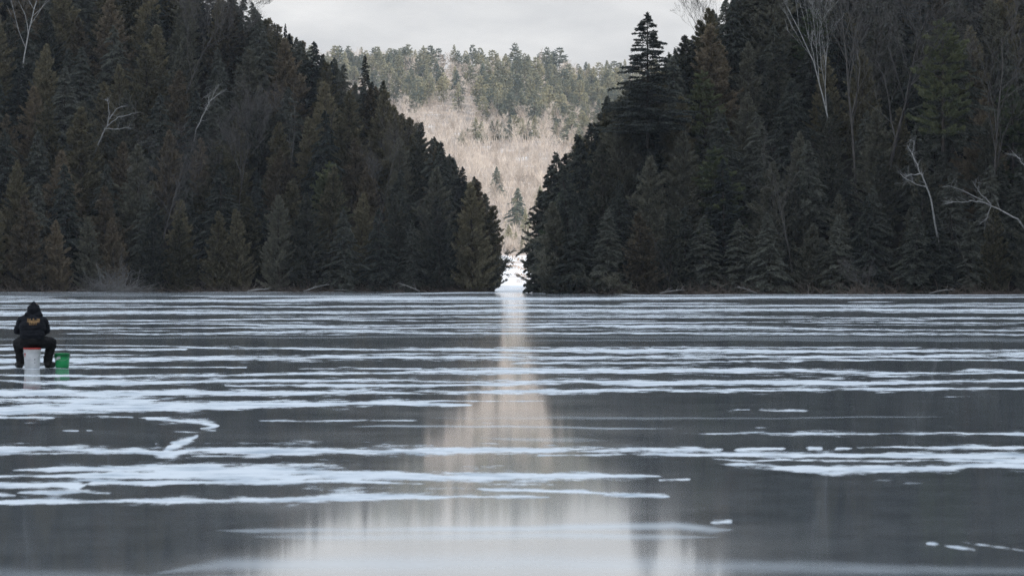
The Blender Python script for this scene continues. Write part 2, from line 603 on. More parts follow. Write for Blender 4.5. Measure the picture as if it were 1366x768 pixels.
# drifts of wind-blown snow: (position across, middle, thickness), one list for each band
B = [
 [(0, 402, 3), (340, 401, 4), (480, 398.5, 7), (680, 398.6, 5), (1020, 396.8, 4), (1366, 396, 2)],
 [(0, 410, 2), (340, 409, 2), (560, 408.5, 3), (680, 407.6, 3), (1020, 407.8, 2.6), (1366, 408, 2)],
 [(0, 417.5, 6), (340, 417, 3.5), (680, 414.5, 4.5), (1020, 413.2, 4.4), (1366, 413.6, 4)],
 [(0, 429, 2.5), (250, 427, 2), (340, 425.5, 2.5), (500, 424, 1.4), (680, 422.5, 2.2), (1020, 423.6, 1.6), (1366, 424.8, 2)],
 [(0, 432, 1.6), (300, 431.5, 2.0), (400, 434.5, 3.6), (560, 434, 1.6), (680, 432, 2.5), (860, 430.2, 2.4), (1030, 430, 1), (1200, 430, 2), (1366, 430.8, 2)],
 [(0, 437, 3.6), (160, 436.8, 3), (200, 438, 0.8), (340, 436.5, 3), (560, 437, 2.4), (680, 436, 2), (850, 435.2, 5.2), (1020, 436.5, 3.6), (1110, 438.5, 1.5), (1200, 440.4, 2.2), (1366, 440.3, 2.2)],
 [(200, 444.7, 0), (230, 444.6, 2), (340, 443.6, 3), (450, 442, 4), (680, 444.6, 2.6), (1020, 444.6, 3.2), (1366, 446, 2.6)],
 [(0, 460, 1.8), (80, 460, 1), (230, 462, 1.8), (300, 464, 4), (380, 464.2, 2.6), (440, 465.5, 3), (680, 466.8, 5), (850, 467.4, 8), (1020, 468.4, 6.5), (1200, 468, 5), (1366, 467, 3)],
 [(0, 466.5, 4.5), (110, 466.5, 3.5), (250, 465, 3)],
 [(660, 463.4, 1), (760, 463.3, 2), (1026, 463.4, 2), (1220, 463.3, 1.8), (1230, 463.3, 0)],
 [(0, 481, 9), (100, 480, 7), (280, 478, 7.5), (340, 477, 6), (680, 476.8, 5), (1020, 476.4, 3.8), (1200, 475.5, 4), (1366, 473.5, 7)],
 [(0, 473.5, 2), (150, 473.4, 2.2), (200, 473.6, 0)],
 [(470, 472.5, 0), (520, 472.2, 2), (680, 472, 1.6), (760, 472, 0)],
 [(640, 485, 0), (720, 484.6, 3.2), (900, 482.6, 3.6), (1026, 481, 3.4), (1060, 481, 4), (1080, 480, 1), (1140, 480.2, 2.6), (1366, 480, 2.2)],
 [(0, 489, 5), (90, 489, 4), (160, 488.6, 4), (185, 490, 1), (330, 489.8, 2)],
 [(0, 500.5, 3), (100, 501.4, 4.2), (340, 499.4, 3.6), (500, 497.4, 4), (560, 495.6, 5), (680, 494.6, 7), (850, 494.2, 8.5), (1020, 494.2, 8), (1120, 495.5, 6), (1200, 497.8, 3.6), (1366, 497.4, 2.6)],
 [(390, 491.8, 0), (430, 491.8, 2.4), (560, 491.6, 2)],
 [(600, 490.8, 0), (640, 491, 2.6), (720, 491.5, 3), (800, 492, 0)],
 [(1270, 494.6, 0), (1300, 494.4, 4.4), (1350, 494.4, 4), (1360, 494.5, 0)],
 [(1155, 501.6, 0), (1170, 501.6, 1.8), (1222, 501.5, 1.8), (1228, 501.5, 0)],
 [(0, 507, 2), (60, 511, 5), (130, 509.5, 9), (250, 509.5, 7), (340, 507.4, 5), (480, 507.5, 4), (680, 509.2, 7), (780, 509, 5), (830, 511.5, 10), (1020, 509.4, 6), (1130, 511.5, 9.5), (1250, 508.6, 5), (1366, 508, 4.4)],
 [(300, 514.5, 3), (400, 514, 5), (680, 512.6, 4), (760, 512.6, 0)],
 [(0, 524, 12), (150, 524.5, 11), (340, 524, 7), (680, 522, 6.6), (1020, 520.2, 5), (1120, 519, 3.6), (1180, 519.6, 5), (1366, 517, 3)],
 [(0, 534, 8), (100, 534.5, 9), (200, 533.8, 5), (220, 533.5, 0)],
 [(0, 547, 15), (60, 545, 20), (150, 542, 19), (250, 541, 15), (340, 539, 11), (500, 538, 8), (560, 538, 7), (625, 539.5, 2), (632, 540, 0)],
 [(540, 534.5, 0), (580, 534.5, 2.4), (680, 534.6, 2.8), (715, 534.6, 2.8), (730, 534.6, 0)],
 [(0, 557, 5), (8, 557, 4), (12, 557, 1), (18, 557.5, 5), (68, 557.3, 4.5), (74, 557.3, 0)],
 [(100, 554, 2), (140, 555, 3), (150, 555.6, 1), (156, 556, 3), (175, 556, 3), (180, 556, 0)],
 [(190, 557.3, 0), (196, 557.8, 5), (225, 559.4, 6), (255, 562, 7.5), (275, 564.5, 10), (286, 567, 10), (294, 568, 0)],
 [(264, 571, 0), (268, 571.2, 3.5), (280, 570.5, 5), (288, 568.6, 3), (291, 568, 0)],
 [(80, 574, 0), (86, 574, 3.5), (104, 574, 3.5), (106, 574, 0)],
 [(114, 573.6, 0), (118, 573.6, 3), (126, 573.6, 0)],
 [(340, 561, 0), (360, 560.6, 2.2), (470, 560.6, 2.6), (550, 560.4, 2), (560, 560.4, 0)],
 [(964, 547.2, 0), (970, 547.2, 3.2), (984, 547, 3.4), (990, 547, 2), (1000, 546.6, 3.2), (1004, 546.6, 0)],
 [(1008, 547, 0), (1014, 547, 3.2), (1070, 547.1, 3.6), (1082, 547.2, 0)],
 [(880, 575, 0), (910, 577, 1.2), (940, 577.8, 3.4), (1026, 578.2, 4), (1150, 578, 4.6), (1280, 577.6, 4.4), (1366, 578.6, 4)],
 [(0, 598, 10), (90, 599, 8), (180, 600, 8), (200, 603, 9), (215, 605, 12), (230, 605, 10), (250, 600, 8), (340, 600, 10), (420, 601.5, 13), (680, 600.5, 12), (740, 599, 9), (850, 599.5, 6), (960, 599.2, 4), (968, 599.2, 0)],
 [(216, 603, 0), (226, 597, 14), (238, 591.5, 17), (248, 587.5, 12), (256, 584, 8), (262, 581, 6.5), (268, 580, 0)],
 [(204, 591.5, 0), (208, 591.5, 3.5), (215, 591.5, 0)],
 [(255, 608, 1), (300, 608, 4), (340, 608, 6), (360, 607, 4), (380, 606, 0)],
 [(720, 606.2, 2), (850, 606.4, 4), (900, 606.4, 4.6), (1026, 605.8, 6.4), (1150, 606.6, 7), (1300, 608, 9), (1366, 608.4, 10)],
 [(978, 599, 0), (984, 599.2, 4), (1020, 598.8, 4), (1046, 597.8, 3.6), (1049, 597.8, 0)],
 [(1074, 597.5, 0), (1080, 597.5, 5), (1096, 597.8, 4), (1098, 598, 0)],
 [(1112, 598, 0), (1116, 598, 4), (1134, 598, 4), (1137, 598, 0)],
 [(1138, 596.5, 0), (1145, 596.5, 3.6), (1200, 596, 3), (1280, 596, 4.6), (1366, 596, 6)],
 [(950, 612, 0), (970, 612.5, 3), (1000, 615.5, 2), (1040, 613, 4), (1060, 614, 1), (1080, 614.5, 5), (1150, 615, 4), (1250, 612.5, 3), (1280, 614, 7), (1366, 614, 7)],
 [(958, 619, 0), (975, 620, 5), (1026, 620.6, 5), (1050, 623.5, 9), (1100, 625, 12), (1180, 624.6, 13), (1270, 623.6, 12), (1290, 621.5, 9), (1366, 621, 9)],
 [(15, 627, 0), (30, 626.5, 4), (80, 624.5, 9), (140, 624, 11), (200, 624.5, 14), (260, 626, 17), (340, 629, 17), (400, 630, 20), (470, 632, 19), (560, 636, 16), (680, 636, 14), (780, 635, 9.5), (850, 634.6, 6), (880, 635, 3), (886, 635, 0)],
 [(0, 635, 5), (60, 634.5, 7), (120, 633.5, 9), (180, 634, 10), (240, 636, 7), (340, 634, 12), (480, 636, 12)],
 [(110, 646, 0), (130, 643.6, 5), (200, 643, 7), (340, 643, 6.4), (440, 641, 7), (560, 645, 4), (570, 645, 0)],
 [(875, 639.6, 0), (880, 639.6, 4), (918, 639.2, 4), (923, 639, 0)],
 [(0, 648, 10), (60, 647, 9), (105, 648, 7), (116, 646, 0)],
 [(20, 657, 0), (28, 656, 7), (70, 656.5, 8), (100, 656, 4), (145, 657.6, 3), (150, 657, 0)],
 [(0, 660, 8), (18, 660, 5), (24, 661, 0)],
 [(0, 669.6, 6.5), (120, 668.6, 7), (340, 667, 8), (400, 664.4, 11), (500, 663.6, 10), (600, 662.6, 7), (700, 662.5, 5), (740, 662.3, 0)],
 [(635, 651.4, 0), (642, 651.8, 3), (760, 655.5, 4), (840, 659.6, 6), (890, 661.8, 5.5), (897, 662, 0)],
 [(946, 697, 0), (950, 697, 5), (975, 697, 5), (979, 697, 0)],
 [(1234, 725, 0), (1238, 725, 6), (1250, 725.4, 5), (1254, 726, 0)],
 [(1256, 727, 0), (1264, 728, 4), (1285, 731, 6), (1302, 733, 4), (1305, 734, 0)],
 [(1282, 723, 0), (1290, 724, 4), (1320, 728, 6), (1366, 734.5, 6)],
 [(0, 389.8, 1.1), (340, 389.3, 1.2), (480, 389, 1.2), (600, 388, 1.4), (680, 386, 3), (760, 389.5, 1.4), (850, 393.3, 1.2), (1366, 393, 1.4)],
 [(470, 392, 0), (560, 391.5, 1.6), (640, 389.5, 3.5), (690, 388.5, 5), (740, 391.5, 3), (800, 393, 0)],
 [(0, 455, 0), (1366, 455, 0)],
]
# dull frost films
FR = [
 ([(0, 452, 4), (340, 450, 3), (680, 448, 4), (1366, 453, 7)], 0.16),
 ([(0, 394, 7), (340, 393, 7), (560, 394, 3)], 0.16),
 ([(700, 453.5, 2), (1366, 454, 3)], 0.22),
 ([(460, 568, 0), (520, 568, 3.5), (680, 569, 4), (830, 571, 3), (900, 571, 0)], 0.45),
 ([(560, 557, 0), (620, 557, 3), (760, 557.5, 5), (960, 557.5, 3), (1200, 556, 2), (1280, 556, 0)], 0.22),
 ([(290, 707, 0), (340, 708, 8), (460, 706, 9), (700, 705, 12), (900, 700, 14), (950, 706, 12), (980, 706, 0)], 0.42),
 ([(330, 716, 0), (400, 716, 10), (600, 715, 12), (760, 714, 12), (880, 716, 10), (960, 716, 0)], 0.32),
 ([(200, 765, 0), (300, 752, 24), (500, 752, 30), (700, 750, 34), (950, 755, 26), (1366, 762, 14)], 0.28),
 ([(0, 768, 30), (200, 775, 24), (600, 780, 30), (1366, 780, 26)], 0.2),
 ([(1165, 640, 0), (1180, 640.5, 2.5), (1194, 640.5, 0)], 0.5),
 ([(1204, 643, 0), (1212, 643.5, 3), (1232, 643.5, 0)], 0.5),
 ([(640, 583, 0), (690, 586, 6), (770, 587, 8), (810, 587, 0)], 0.25),
]
# ragged thin streaks out towards the shore
for i in range(150):
    yc = 393 + 53 * rng.random() ** 0.9
    x0 = rng.uniform(-500, 1800)
    ln = rng.uniform(50, 330)
    th = rng.uniform(0.7, 1.6)
    B.append([(x0, yc, 0), (x0 + ln * 0.2, yc + rng.uniform(-.4, .4), th), (x0 + ln * 0.7, yc + rng.uniform(-.5, .5), th), (x0 + ln, yc + rng.uniform(-.6, .6), 0)])
for i in range(45):
    yc = rng.uniform(470, 585)
    x0 = rng.uniform(-500, 1800)
    ln = rng.uniform(12, 70)
    B.append([(x0, yc, 0), (x0 + ln * 0.4, yc, rng.uniform(0.6, 1.3)), (x0 + ln, yc + rng.uniform(-.6, .6), 0)])

cols = np.concatenate([np.arange(-6000, -640, 20.0), np.arange(-640, 2010, 4.0), np.arange(2010, 7400, 20.0)])
ps = np.concatenate([np.arange(8, 80, 0.4), np.arange(80, 200, 0.6), np.arange(200, 430, 1.0)])
PX, PP = np.meshgrid(cols, ps)
YY = HORIZ + PP
drift = np.full(PX.shape, -3.0)
frost = np.zeros(PX.shape)


def band_rows(b, wob):
    xs = [p[0] for p in b]
    yc = np.interp(cols, xs, [p[1] for p in b])
    th = np.interp(cols, xs, [p[2] for p in b])
    if xs[0] > 0 or b[0][2] == 0: th = np.where(cols < xs[0], 0, th)
    if xs[-1] < 1366 or b[-1][2] == 0: th = np.where(cols > xs[-1], 0, th)
    ph = rng.uniform(0, 6.28, 4)
    yc = yc + wob * (0.5 * np.sin(cols / 71 + ph[0]) + 0.35 * np.sin(cols / 31 + ph[1]) + 0.25 * np.sin(cols / 13 + ph[2]))
    return yc, th


for b in B:
    big_t = max(p[2] for p in b)
    yc, th = band_rows(b, 0.25 if big_t < 3 else 0.6)
    m = 1 - np.abs(YY - yc) / np.maximum(th[None, :] * 0.5, 0.01)
    # gain makes thick bands solid in the middle
    m = np.where(m > 0, m * np.minimum(1.1 + th[None, :] / 7, 2.6), m)
    m = np.where(th[None, :] < 0.05, -3, m)
    drift = np.maximum(drift, np.clip(m, -3, 3))
for b, k in FR:
    yc, th = band_rows(b, 0.8)
    q = np.clip(1 - np.abs(YY - yc) / np.maximum(th[None, :] * 0.6, 0.01), 0, 1)
    q = q * q * (3 - 2 * q)
    q = np.where(th[None, :] < 0.05, 0, q)
    frost = np.maximum(frost, q * k)

Yw = F * CAMZ / PP
Xw = (PX - 683) * Yw / F
mb = MB()
nx, ny = len(cols), len(ps)
i = (np.arange(ny - 1)[:, None] * nx + np.arange(nx - 1)[None, :]).ravel()
mb.add(np.stack([Xw.ravel(), Yw.ravel(), np.zeros(Xw.size)], 1), None, np.stack([i, i + nx, i + nx + 1, i + 1], 1)[:, ::-1])
o = mb.build('lake_surface', ice_material(True))
tag(o, kind='structure')
for nm, arr in (('drift', drift), ('frost', frost)):
    at = o.data.attributes.new(nm, 'FLOAT', 'POINT')
    at.data.foreach_set('value', arr.astype(np.float32).ravel())

# ------------------------------------------------------------------ trees
def conifer(H, Rmax, kind, nb, per, leaf, seed, mat, bare=0.03, far=False):
    """returns (trunk mesh, crown mesh): tapered trunk, limbs that carry flat sprays of foliage"""
    g = np.random.default_rng(seed)
    lean = g.normal(0, 0.012, 2) * H
    def axis(t):
        return np.array([lean[0] * t * t, lean[1] * t * t, H * t])
    tr = MB()
    ts = np.linspace(0, 0.985, 9)
    r0 = H * 0.0125 + 0.04
    tr.tube([axis(t) for t in ts], [r0 * (1 - t) ** 0.8 + 0.015 for t in ts], 7)
    cr = MB()
    gaps = g.uniform(0, 6.28, 6)
    base_l, d_l, w_l = [], [], []
    for b in range(nb):
        if kind in ('pine',):
            t = bare + (1 - bare) * max(0.0, (int(g.random() * 15) + g.normal(0, .13)) / 15) ** 0.95
        else:
            t = bare + (0.995 - bare) * (b + g.random()) / nb
        t = min(max(t, bare), 0.99)
        phi = g.uniform(0, 6.283)
        u = (t - bare) / (1 - bare)
        if kind == 'cedar':
            prof = min(1, (1 - u) ** 0.80 * 1.08) * (0.72 + 0.28 * min(1, u * 5))
            s0, s1 = 0.25, 0.65
        elif kind == 'hemlock':
            prof = (1 - u) ** 0.80 * 1.05 * (0.7 + 0.3 * min(1, u * 4))
            s0, s1 = 0.30, -0.55
        elif kind == 'spruce':
            prof = (1 - u) ** 0.85
            s0, s1 = 0.18, -0.15
        else:
            prof = (1 - u) ** 0.55 * min(1, 0.55 + 0.6 * u * 2)
            s0, s1 = 0.25, 0.30
        lump = 1 + 0.16 * math.sin(phi * 2 + gaps[0] + t * 9) + 0.12 * math.sin(phi * 3 + gaps[1] - t * 17) + 0.08 * math.sin(t * 40 + gaps[2])
        Lb = Rmax * prof * lump * g.uniform(0.72, 1.12) + 0.12
        if g.random() < 0.08: Lb *= g.uniform(1.15, 1.45)
        hd = np.array([math.cos(phi), math.sin(phi), 0])
        side = np.array([-math.sin(phi), math.cos(phi), 0])
        a0 = axis(t)
        kk = np.linspace(0, 1, 5)
        P = a0 + Lb * (hd * kk[:, None] + np.array([0, 0, 1]) * (s0 * kk + (s1 - s0) * 0.5 * kk ** 2)[:, None])
        if not far or b % 3 == 0:
            rr = (0.008 + 0.010 * Lb) * (1 - 0.85 * kk)
            tr.tube(P[:4], rr[:4], 3, cap=False)
        n = max(4, int(per * (Lb / Rmax) ** 0.9))
        q = g.random(n) ** 0.6 if kind != 'pine' else 0.35 + 0.65 * g.random(n) ** 0.7
        pos = a0 + Lb * (hd * q[:, None] + np.array([0, 0, 1]) * (s0 * q + (s1 - s0) * 0.5 * q ** 2)[:, None])
        sgn = g.choice([-1, 1], n)
        reach = Lb * (0.34 if kind != 'cedar' else 0.26) * (1.05 - q) * g.random(n) + 0.03
        pos = pos + side * (sgn * reach)[:, None] + hd * (reach * 0.5)[:, None]
        pos[:, 2] += g.normal(0, 0.06 if kind != 'cedar' else 0.11, n) * (1 if kind != 'pine' else 2.2)
        ld = leaf * g.uniform(0.55, 1.35, n)
        dv = hd[None] * g.uniform(0.4, 1.2, n)[:, None] + side[None] * (sgn * g.uniform(0.1, 1.0, n))[:, None]
        if kind == 'cedar': dz = g.normal(0.35, 0.55, n)
        elif kind == 'hemlock': dz = g.normal(-0.55, 0.35, n)
        elif kind == 'spruce': dz = g.normal(-0.2, 0.4, n)
        else: dz = g.normal(0.45, 0.45, n)
        dv[:, 2] = dz
        dv = unit(dv)
        wv = np.cross(dv, unit(g.normal(0, 1, (n, 3)) + np.array([0, 0, 0.6])))
        wv = unit(wv) * (ld * (g.uniform(0.09, 0.17, n) if not far else g.uniform(0.16, 0.30, n)))[:, None]
        base_l.append(pos - dv * (ld * 0.3)[:, None]); d_l.append(dv * ld[:, None]); w_l.append(wv)
    # leader
    n = 60 if not far else 14
    q = g.random(n)
    pos = np.array([axis(0.93 + 0.07 * k) for k in q])
    dv = unit(np.stack([g.normal(0, .5, n), g.normal(0, .5, n), np.full(n, 0.7)], 1)) * (leaf * 1.0)
    wv = unit(np.cross(dv, g.normal(0, 1, (n, 3)))) * leaf * 0.2
    base_l.append(pos); d_l.append(dv); w_l.append(wv)
    cr.blades(np.concatenate(base_l), np.concatenate(d_l), np.concatenate(w_l))
    return tr.mesh('trunk', M['bark']), cr.mesh('crown', mat)


def bare_mb(H, seed, levels=4, spread=0.55, lean=(0, 0), first=0.35, n0=9, twig=1.0, r0=None, sides=5, fork=False):
    """leafless tree: trunk, limbs and thin twigs"""
    g = np.random.default_rng(seed)
    tr, tw = MB(), MB()
    r0 = r0 or H * 0.011
    def grow(p, d, ln, r, lev):
        k = 6 if lev == 0 else 4
        pts, cur, dd = [p], p.copy(), d.copy()
        bend = g.normal(0, 0.10 if lev == 0 else 0.16, 3)
        for s in range(k):
            dd = unit(dd + bend * 0.5 + g.normal(0, 0.06 if lev == 0 else 0.12, 3) + np.array([0, 0, 0.05 * lev]))
            cur = cur + dd * ln / k
            pts.append(cur.copy())
        pts = np.array(pts)
        rad = r * (1 - 0.75 * np.linspace(0, 1, k + 1))
        if r > 0.02 * twig:
            tr.tube(pts, rad, sides if lev < 2 else 3, cap=False)
        else:
            for a, b_ in zip(pts[:-1], pts[1:]):
                w = unit(np.cross(b_ - a, g.normal(0, 1, 3))) * r
                tw.add([a - w, a + w, b_ + w * 0.6, b_ - w * 0.6], None, [(0, 1, 2, 3)])
        if lev >= levels: return
        nbr = n0 if lev == 0 else max(3, int(n0 * 0.62))
        for j in range(nbr):
            u = first + (1 - first) * (j + g.random()) / nbr if lev == 0 else 0.2 + 0.8 * (j + g.random()) / nbr
            u = min(u, 0.999)
            x = u * k
            i0 = int(x)
            q = pts[i0] + (pts[i0 + 1] - pts[i0]) * (x - i0)
            dl = unit(pts[i0 + 1] - pts[i0])
            o1 = unit(np.cross(dl, g.normal(0, 1, 3)))
            nd = unit(dl * (1 - spread * 0.5) + o1 * spread * g.uniform(0.7, 1.3) + np.array([0, 0, 0.18]))
            nl = ln * (0.55 if lev == 0 else 0.6) * (1.15 - 0.6 * u) * g.uniform(0.7, 1.2)
            rl = max(r * (1 - 0.75 * u) * 0.6, 0.008 * twig)
            grow(q, nd, nl, rl, lev + 1)
    d0 = unit(np.array([lean[0], lean[1], 1.0]))
    grow(np.zeros(3), d0, H * 0.92, r0, 0)
    if tw.n == 0:
        tw.add([(0, 0, 0), (0.01, 0, 0), (0, 0.01, 0)], [(0, 1, 2)])
    return tr, tw


PROTO = {
    'cedar_olive': [conifer(16, 3.7, 'cedar', 240, 200, 0.38, s, M['cedar_olive']) for s in (11, 12)],
    'cedar_bronze': [conifer(15, 3.5, 'cedar', 240, 200, 0.38, s, M['cedar_bronze']) for s in (21, 22)],
    'cedar_dark': [conifer(16, 3.6, 'cedar', 240, 200, 0.38, 31, M['cedar_dark'])],
    'hemlock': [conifer(17, 4.6, 'hemlock', 210, 240, 0.40, s, M['hemlock']) for s in (41, 42, 43)],
    'spruce': [conifer(17, 3.8, 'spruce', 230, 190, 0.40, 51, M['spruce'])],
    'open_spruce': [conifer(18, 6.2, 'spruce', 210, 300, 0.42, 81, M['spruce'], 0.10)],
    'pine': [conifer(19, 5.2, 'pine', 150, 300, 0.46, 61, M['pine'], 0.12)],
}
PH = {'cedar_olive': 16, 'cedar_bronze': 15, 'cedar_dark': 16, 'hemlock': 17, 'spruce': 17, 'pine': 19, 'open_spruce': 18}
KIND = {'cedar_olive': ('cedar_tree', 'olive cedar'), 'cedar_bronze': ('cedar_tree', 'bronze cedar'), 'cedar_dark': ('cedar_tree', 'dark cedar'),
        'hemlock': ('hemlock_tree', 'drooping dark hemlock'), 'spruce': ('spruce_tree', 'narrow dark spruce'), 'pine': ('pine_tree', 'layered pine'), 'open_spruce': ('spruce_tree', 'broad dark spruce')}
ORD = ['first', 'second', 'third', 'fourth', 'fifth', 'sixth', 'seventh', 'eighth', 'ninth', 'tenth', 'eleventh', 'twelfth', 'thirteenth', 'fourteenth', 'fifteenth',
       'sixteenth', 'seventeenth', 'eighteenth', 'nineteenth', 'twentieth', 'twenty-first', 'twenty-second', 'twenty-third', 'twenty-fourth', 'twenty-fifth', 'twenty-sixth', 'twenty-seventh', 'twenty-eighth', 'twenty-ninth', 'thirtieth'] + ['thirty-' + w for w in ('first', 'second', 'third', 'fourth', 'fifth', 'sixth', 'seventh', 'eighth', 'ninth')] + ['fortieth']


def plant(kind, x, y, z, H, label, group, name=None, cat='conifer', wide=1.0, tilt=(0, 0), variant=None):
    tm, cm = PROTO[kind][random.randrange(len(PROTO[kind])) if variant is None else variant]
    s = H / PH[kind]
    e = empty(name or KIND[kind][0], (x, y, z - 0.7))
    e.rotation_mode = 'ZYX'
    e.rotation_euler = (tilt[0], tilt[1], random.uniform(0, 6.28))
    e.scale = (s * wide, s * wide, s)
    tag(e, label, cat, group)
    for nm, me in (('trunk', tm), ('crown', cm)):
        c = bpy.data.objects.new(nm, me)
        C.objects.link(c)
        c.parent = e
    return e


def pxX(px, Y): return (px - 683) * Y / F
def pyZ(py, Y): return CAMZ + (HORIZ - py) * Y / F


def forest(hf, skyline, x_from, x_to, y0, nrows, dy, dx, hmin, hmax, side, mixw, shore_y):
    """rows of conifers climbing the slope; ordinals count away from the gap"""
    for r in range(nrows):
        t = 1.0 + dy * r
        x = x_from + (random.uniform(0, 1) if r else 0.3) * np.sign(x_to - x_from)
        k = 0
        while abs(x - x_from) < abs(x_to - x_from):
            X = x + random.uniform(-0.9, 0.9)
            Y = y0(X) + t + random.uniform(-1.1, 1.1)
            z = float(hf(X, Y))
            x += np.sign(x_to - x_from) * dx * random.uniform(0.85, 1.15) * (1 if r else 0.85)
            if z < -0.3: continue
            top = float(sky_z(X, Y, skyline))
            H = random.uniform(hmin, hmax) * (0.85 if r == 0 else 1)
            room = top - z + random.uniform(-0.4, 1.2)
            if z > pyZ(-110, Y): continue
            if room < 4.0: continue
            if room < hmax + 1.5: H = room * random.uniform(0.86, 1.0)
            H = min(H, room)
            kind = random.choices(list(mixw), list(mixw.values()))[0]
            if H < 7 and kind == 'pine': kind = 'cedar_dark'
            size = 'short' if H < 9.5 else ('tall' if H > 15.5 else '')
            base = (size + ' ' + KIND[kind][1]).strip()
            where = 'waterline row of the' if r == 0 else ORD[r] + ' row up the'
            lab = '%s, %s from the gap, %s %s slope' % (base, ORD[min(k, 39)], where, side)
            w = 1.0 if H > 11 else 1.2
            plant(kind, X, Y, z, H, lab, 'conifers on the %s headland' % side, wide=w * random.uniform(0.92, 1.1),
                  tilt=(random.uniform(-0.04, 0.04) + (0.05 if r == 0 else 0), random.uniform(-0.04, 0.04)))
            k += 1


Ly0 = lambda X: float(np.interp(X, [-95, -62, -30, -7, -2, 2], [571, 578, 579, 581, 584, 592]))
Ry0 = lambda X: float(np.interp(X, [2, 7, 12, 30, 66, 90], [484, 479, 477, 476.5, 475, 448]))
forest(left_h, LEFT_SKY, -5.5, -92, Ly0, 12, 4.7, 6.0, 13, 18.5, 'left',
       {'cedar_olive': 5, 'cedar_bronze': 4, 'cedar_dark': 3, 'hemlock': 4, 'spruce': 0.6, 'pine': 0.3}, 0)
forest(right_h, RIGHT_SKY, 7.0, 74, Ry0, 13, 4.0, 4.9, 10.5, 16, 'right',
       {'cedar_olive': 1.4, 'cedar_bronze': 1.6, 'cedar_dark': 5, 'hemlock': 6, 'spruce': 0.8, 'pine': 0.4}, 0)


def skyline_row(hf, skyline, px0, px1, step, Y0, kinds, side):
    px = px0
    k = 0
    sg = 1 if px1 > px0 else -1
    while (px1 - px) * sg > 0:
        Y = Y0 + random.uniform(-2.5, 2.5)
        X = pxX(px, Y)
        z = max(float(hf(X, Y)), 0.1)
        lim = random.uniform(13.0, 16.0)
        while float(sky_z(X, Y, skyline)) - z > lim and Y < Y0 + 46:   # climb until a tree of natural height tops the ridge
            Y += 1.5
            X = pxX(px, Y)
            z = max(float(hf(X, Y)), 0.1)
        H = min(float(sky_z(X, Y, skyline)) - z, 21) + random.uniform(-1.2, 0.9)
        kind = random.choice(kinds)
        px += sg * step * random.uniform(0.8, 1.2)
        if H < 3.5: continue
        if X * (1 if side == 'left' else -1) > -2.5 or k > 39: continue
        plant(kind, X, Y, z, H, '%s, %s from the gap along the skyline of the %s headland' % (KIND[kind][1], ORD[min(k, 39)], side),
              'skyline conifers on the %s headland' % side, wide=random.uniform(0.85, 1.05) * (1.25 if H < 9 else 1) * (1.12 if side == 'right' else 1), tilt=(0, -0.06 * sg if px0 < 760 else 0))
        k += 1


skyline_row(left_h, LEFT_SKY, 640, 170, 14.5, 593, ['cedar_dark', 'hemlock', 'cedar_olive', 'hemlock', 'spruce'], 'left')
skyline_row(right_h, RIGHT_SKY, 731, 1150, 11.5, 487, ['cedar_dark', 'hemlock', 'hemlock', 'spruce', 'cedar_olive'], 'right')


# trees of their own along the gap and the skyline
def hero(kind, px, top, H, Y, label, wide=1.0, base=None, tilt=(0, 0), variant=None):
    X = pxX(px, Y)
    z = pyZ(top, Y) - H
    return plant(kind, X, Y, z, H, label, None, wide=wide, tilt=tilt, variant=variant)


hero('open_spruce', 864, 12, 17.5, 490, 'broad dark spruce standing above the right skyline against the pale sky', 1.0)
hero('spruce', 487, 68, 9, 622, 'small dark pine poking above the left skyline below the far ridge', 0.8)
hero('cedar_dark', 511, 103, 12, 618, 'pointed dark cedar topping the left skyline beside the small pine', 0.9)
hero('hemlock', 336, -2, 13, 634, 'spiky hemlock at the top of the left skyline against the sky', 0.8)
hero('hemlock', 312, -6, 12, 634, 'slim hemlock tip just left of the spiky skyline hemlock', 0.55)
hero('spruce', 366, 26, 9, 632, 'thin spruce tip on the left skyline, upper of two side by side', 0.6)
hero('spruce', 381, 27, 9, 632, 'thin spruce tip on the left skyline, lower of two side by side', 0.6)
hero('cedar_olive', 645, 268, 14.5, 586, 'leaning cedar at the tip of the left headland beside the gap', 0.95, tilt=(0.03, 0.12))
hero('cedar_bronze', 628, 240, 16, 588, 'tall ragged cedar just behind the tip of the left headland', 0.95, tilt=(0.0, 0.08))
hero('cedar_dark', 650, 316, 8.0, 588, 'low cedar overhanging the gap from the left headland', 1.1, tilt=(0, 0.14))
hero('hemlock', 603, 205, 18, 596, 'hemlock with outreaching boughs on the left skyline above the tip', 1.0)
hero('cedar_dark', 752, 262, 12.5, 481, 'dark cedar at the tip of the right headland leaning over the gap', 1.1, tilt=(0.03, -0.13))
hero('hemlock', 768, 215, 16.5, 483, 'dark hemlock just behind the tip of the right headland', 0.95, tilt=(0, -0.12))
hero('cedar_dark', 748, 312, 7.5, 480, 'low dark cedar at the water overhanging the gap from the right', 1.2, tilt=(0.05, -0.14))
hero('hemlock', 792, 172, 17, 492, 'hemlock reaching out from the right skyline above the gap', 1.0, tilt=(0, -0.12))
hero('hemlock', 1270, 25, 16.5, 482, 'big hemlock with pale layered boughs high at the right edge', 1.15)
hero('pine', 1258, 18, 17, 479, 'big pine with yellow green layered plates high at the right edge', 0.95)


def bare(name, px, base, Y, H, lean, label, mat, seed, cat='bare tree', group=None, **kw):
    tr, tw = bare_mb(H, seed, lean=lean, **kw)
    X = pxX(px, Y)
    z = float((left_h if X < 0 else right_h)(X, Y))
    e = empty(name, (X, Y, z - 0.2), 0, max(0.35, (pyZ(base, Y) - z) / (H * 0.92)))
    tag(e, label, cat, group)
    tr.build('trunk', mat, e)
    tw.build('crown', mat, e)
    return e


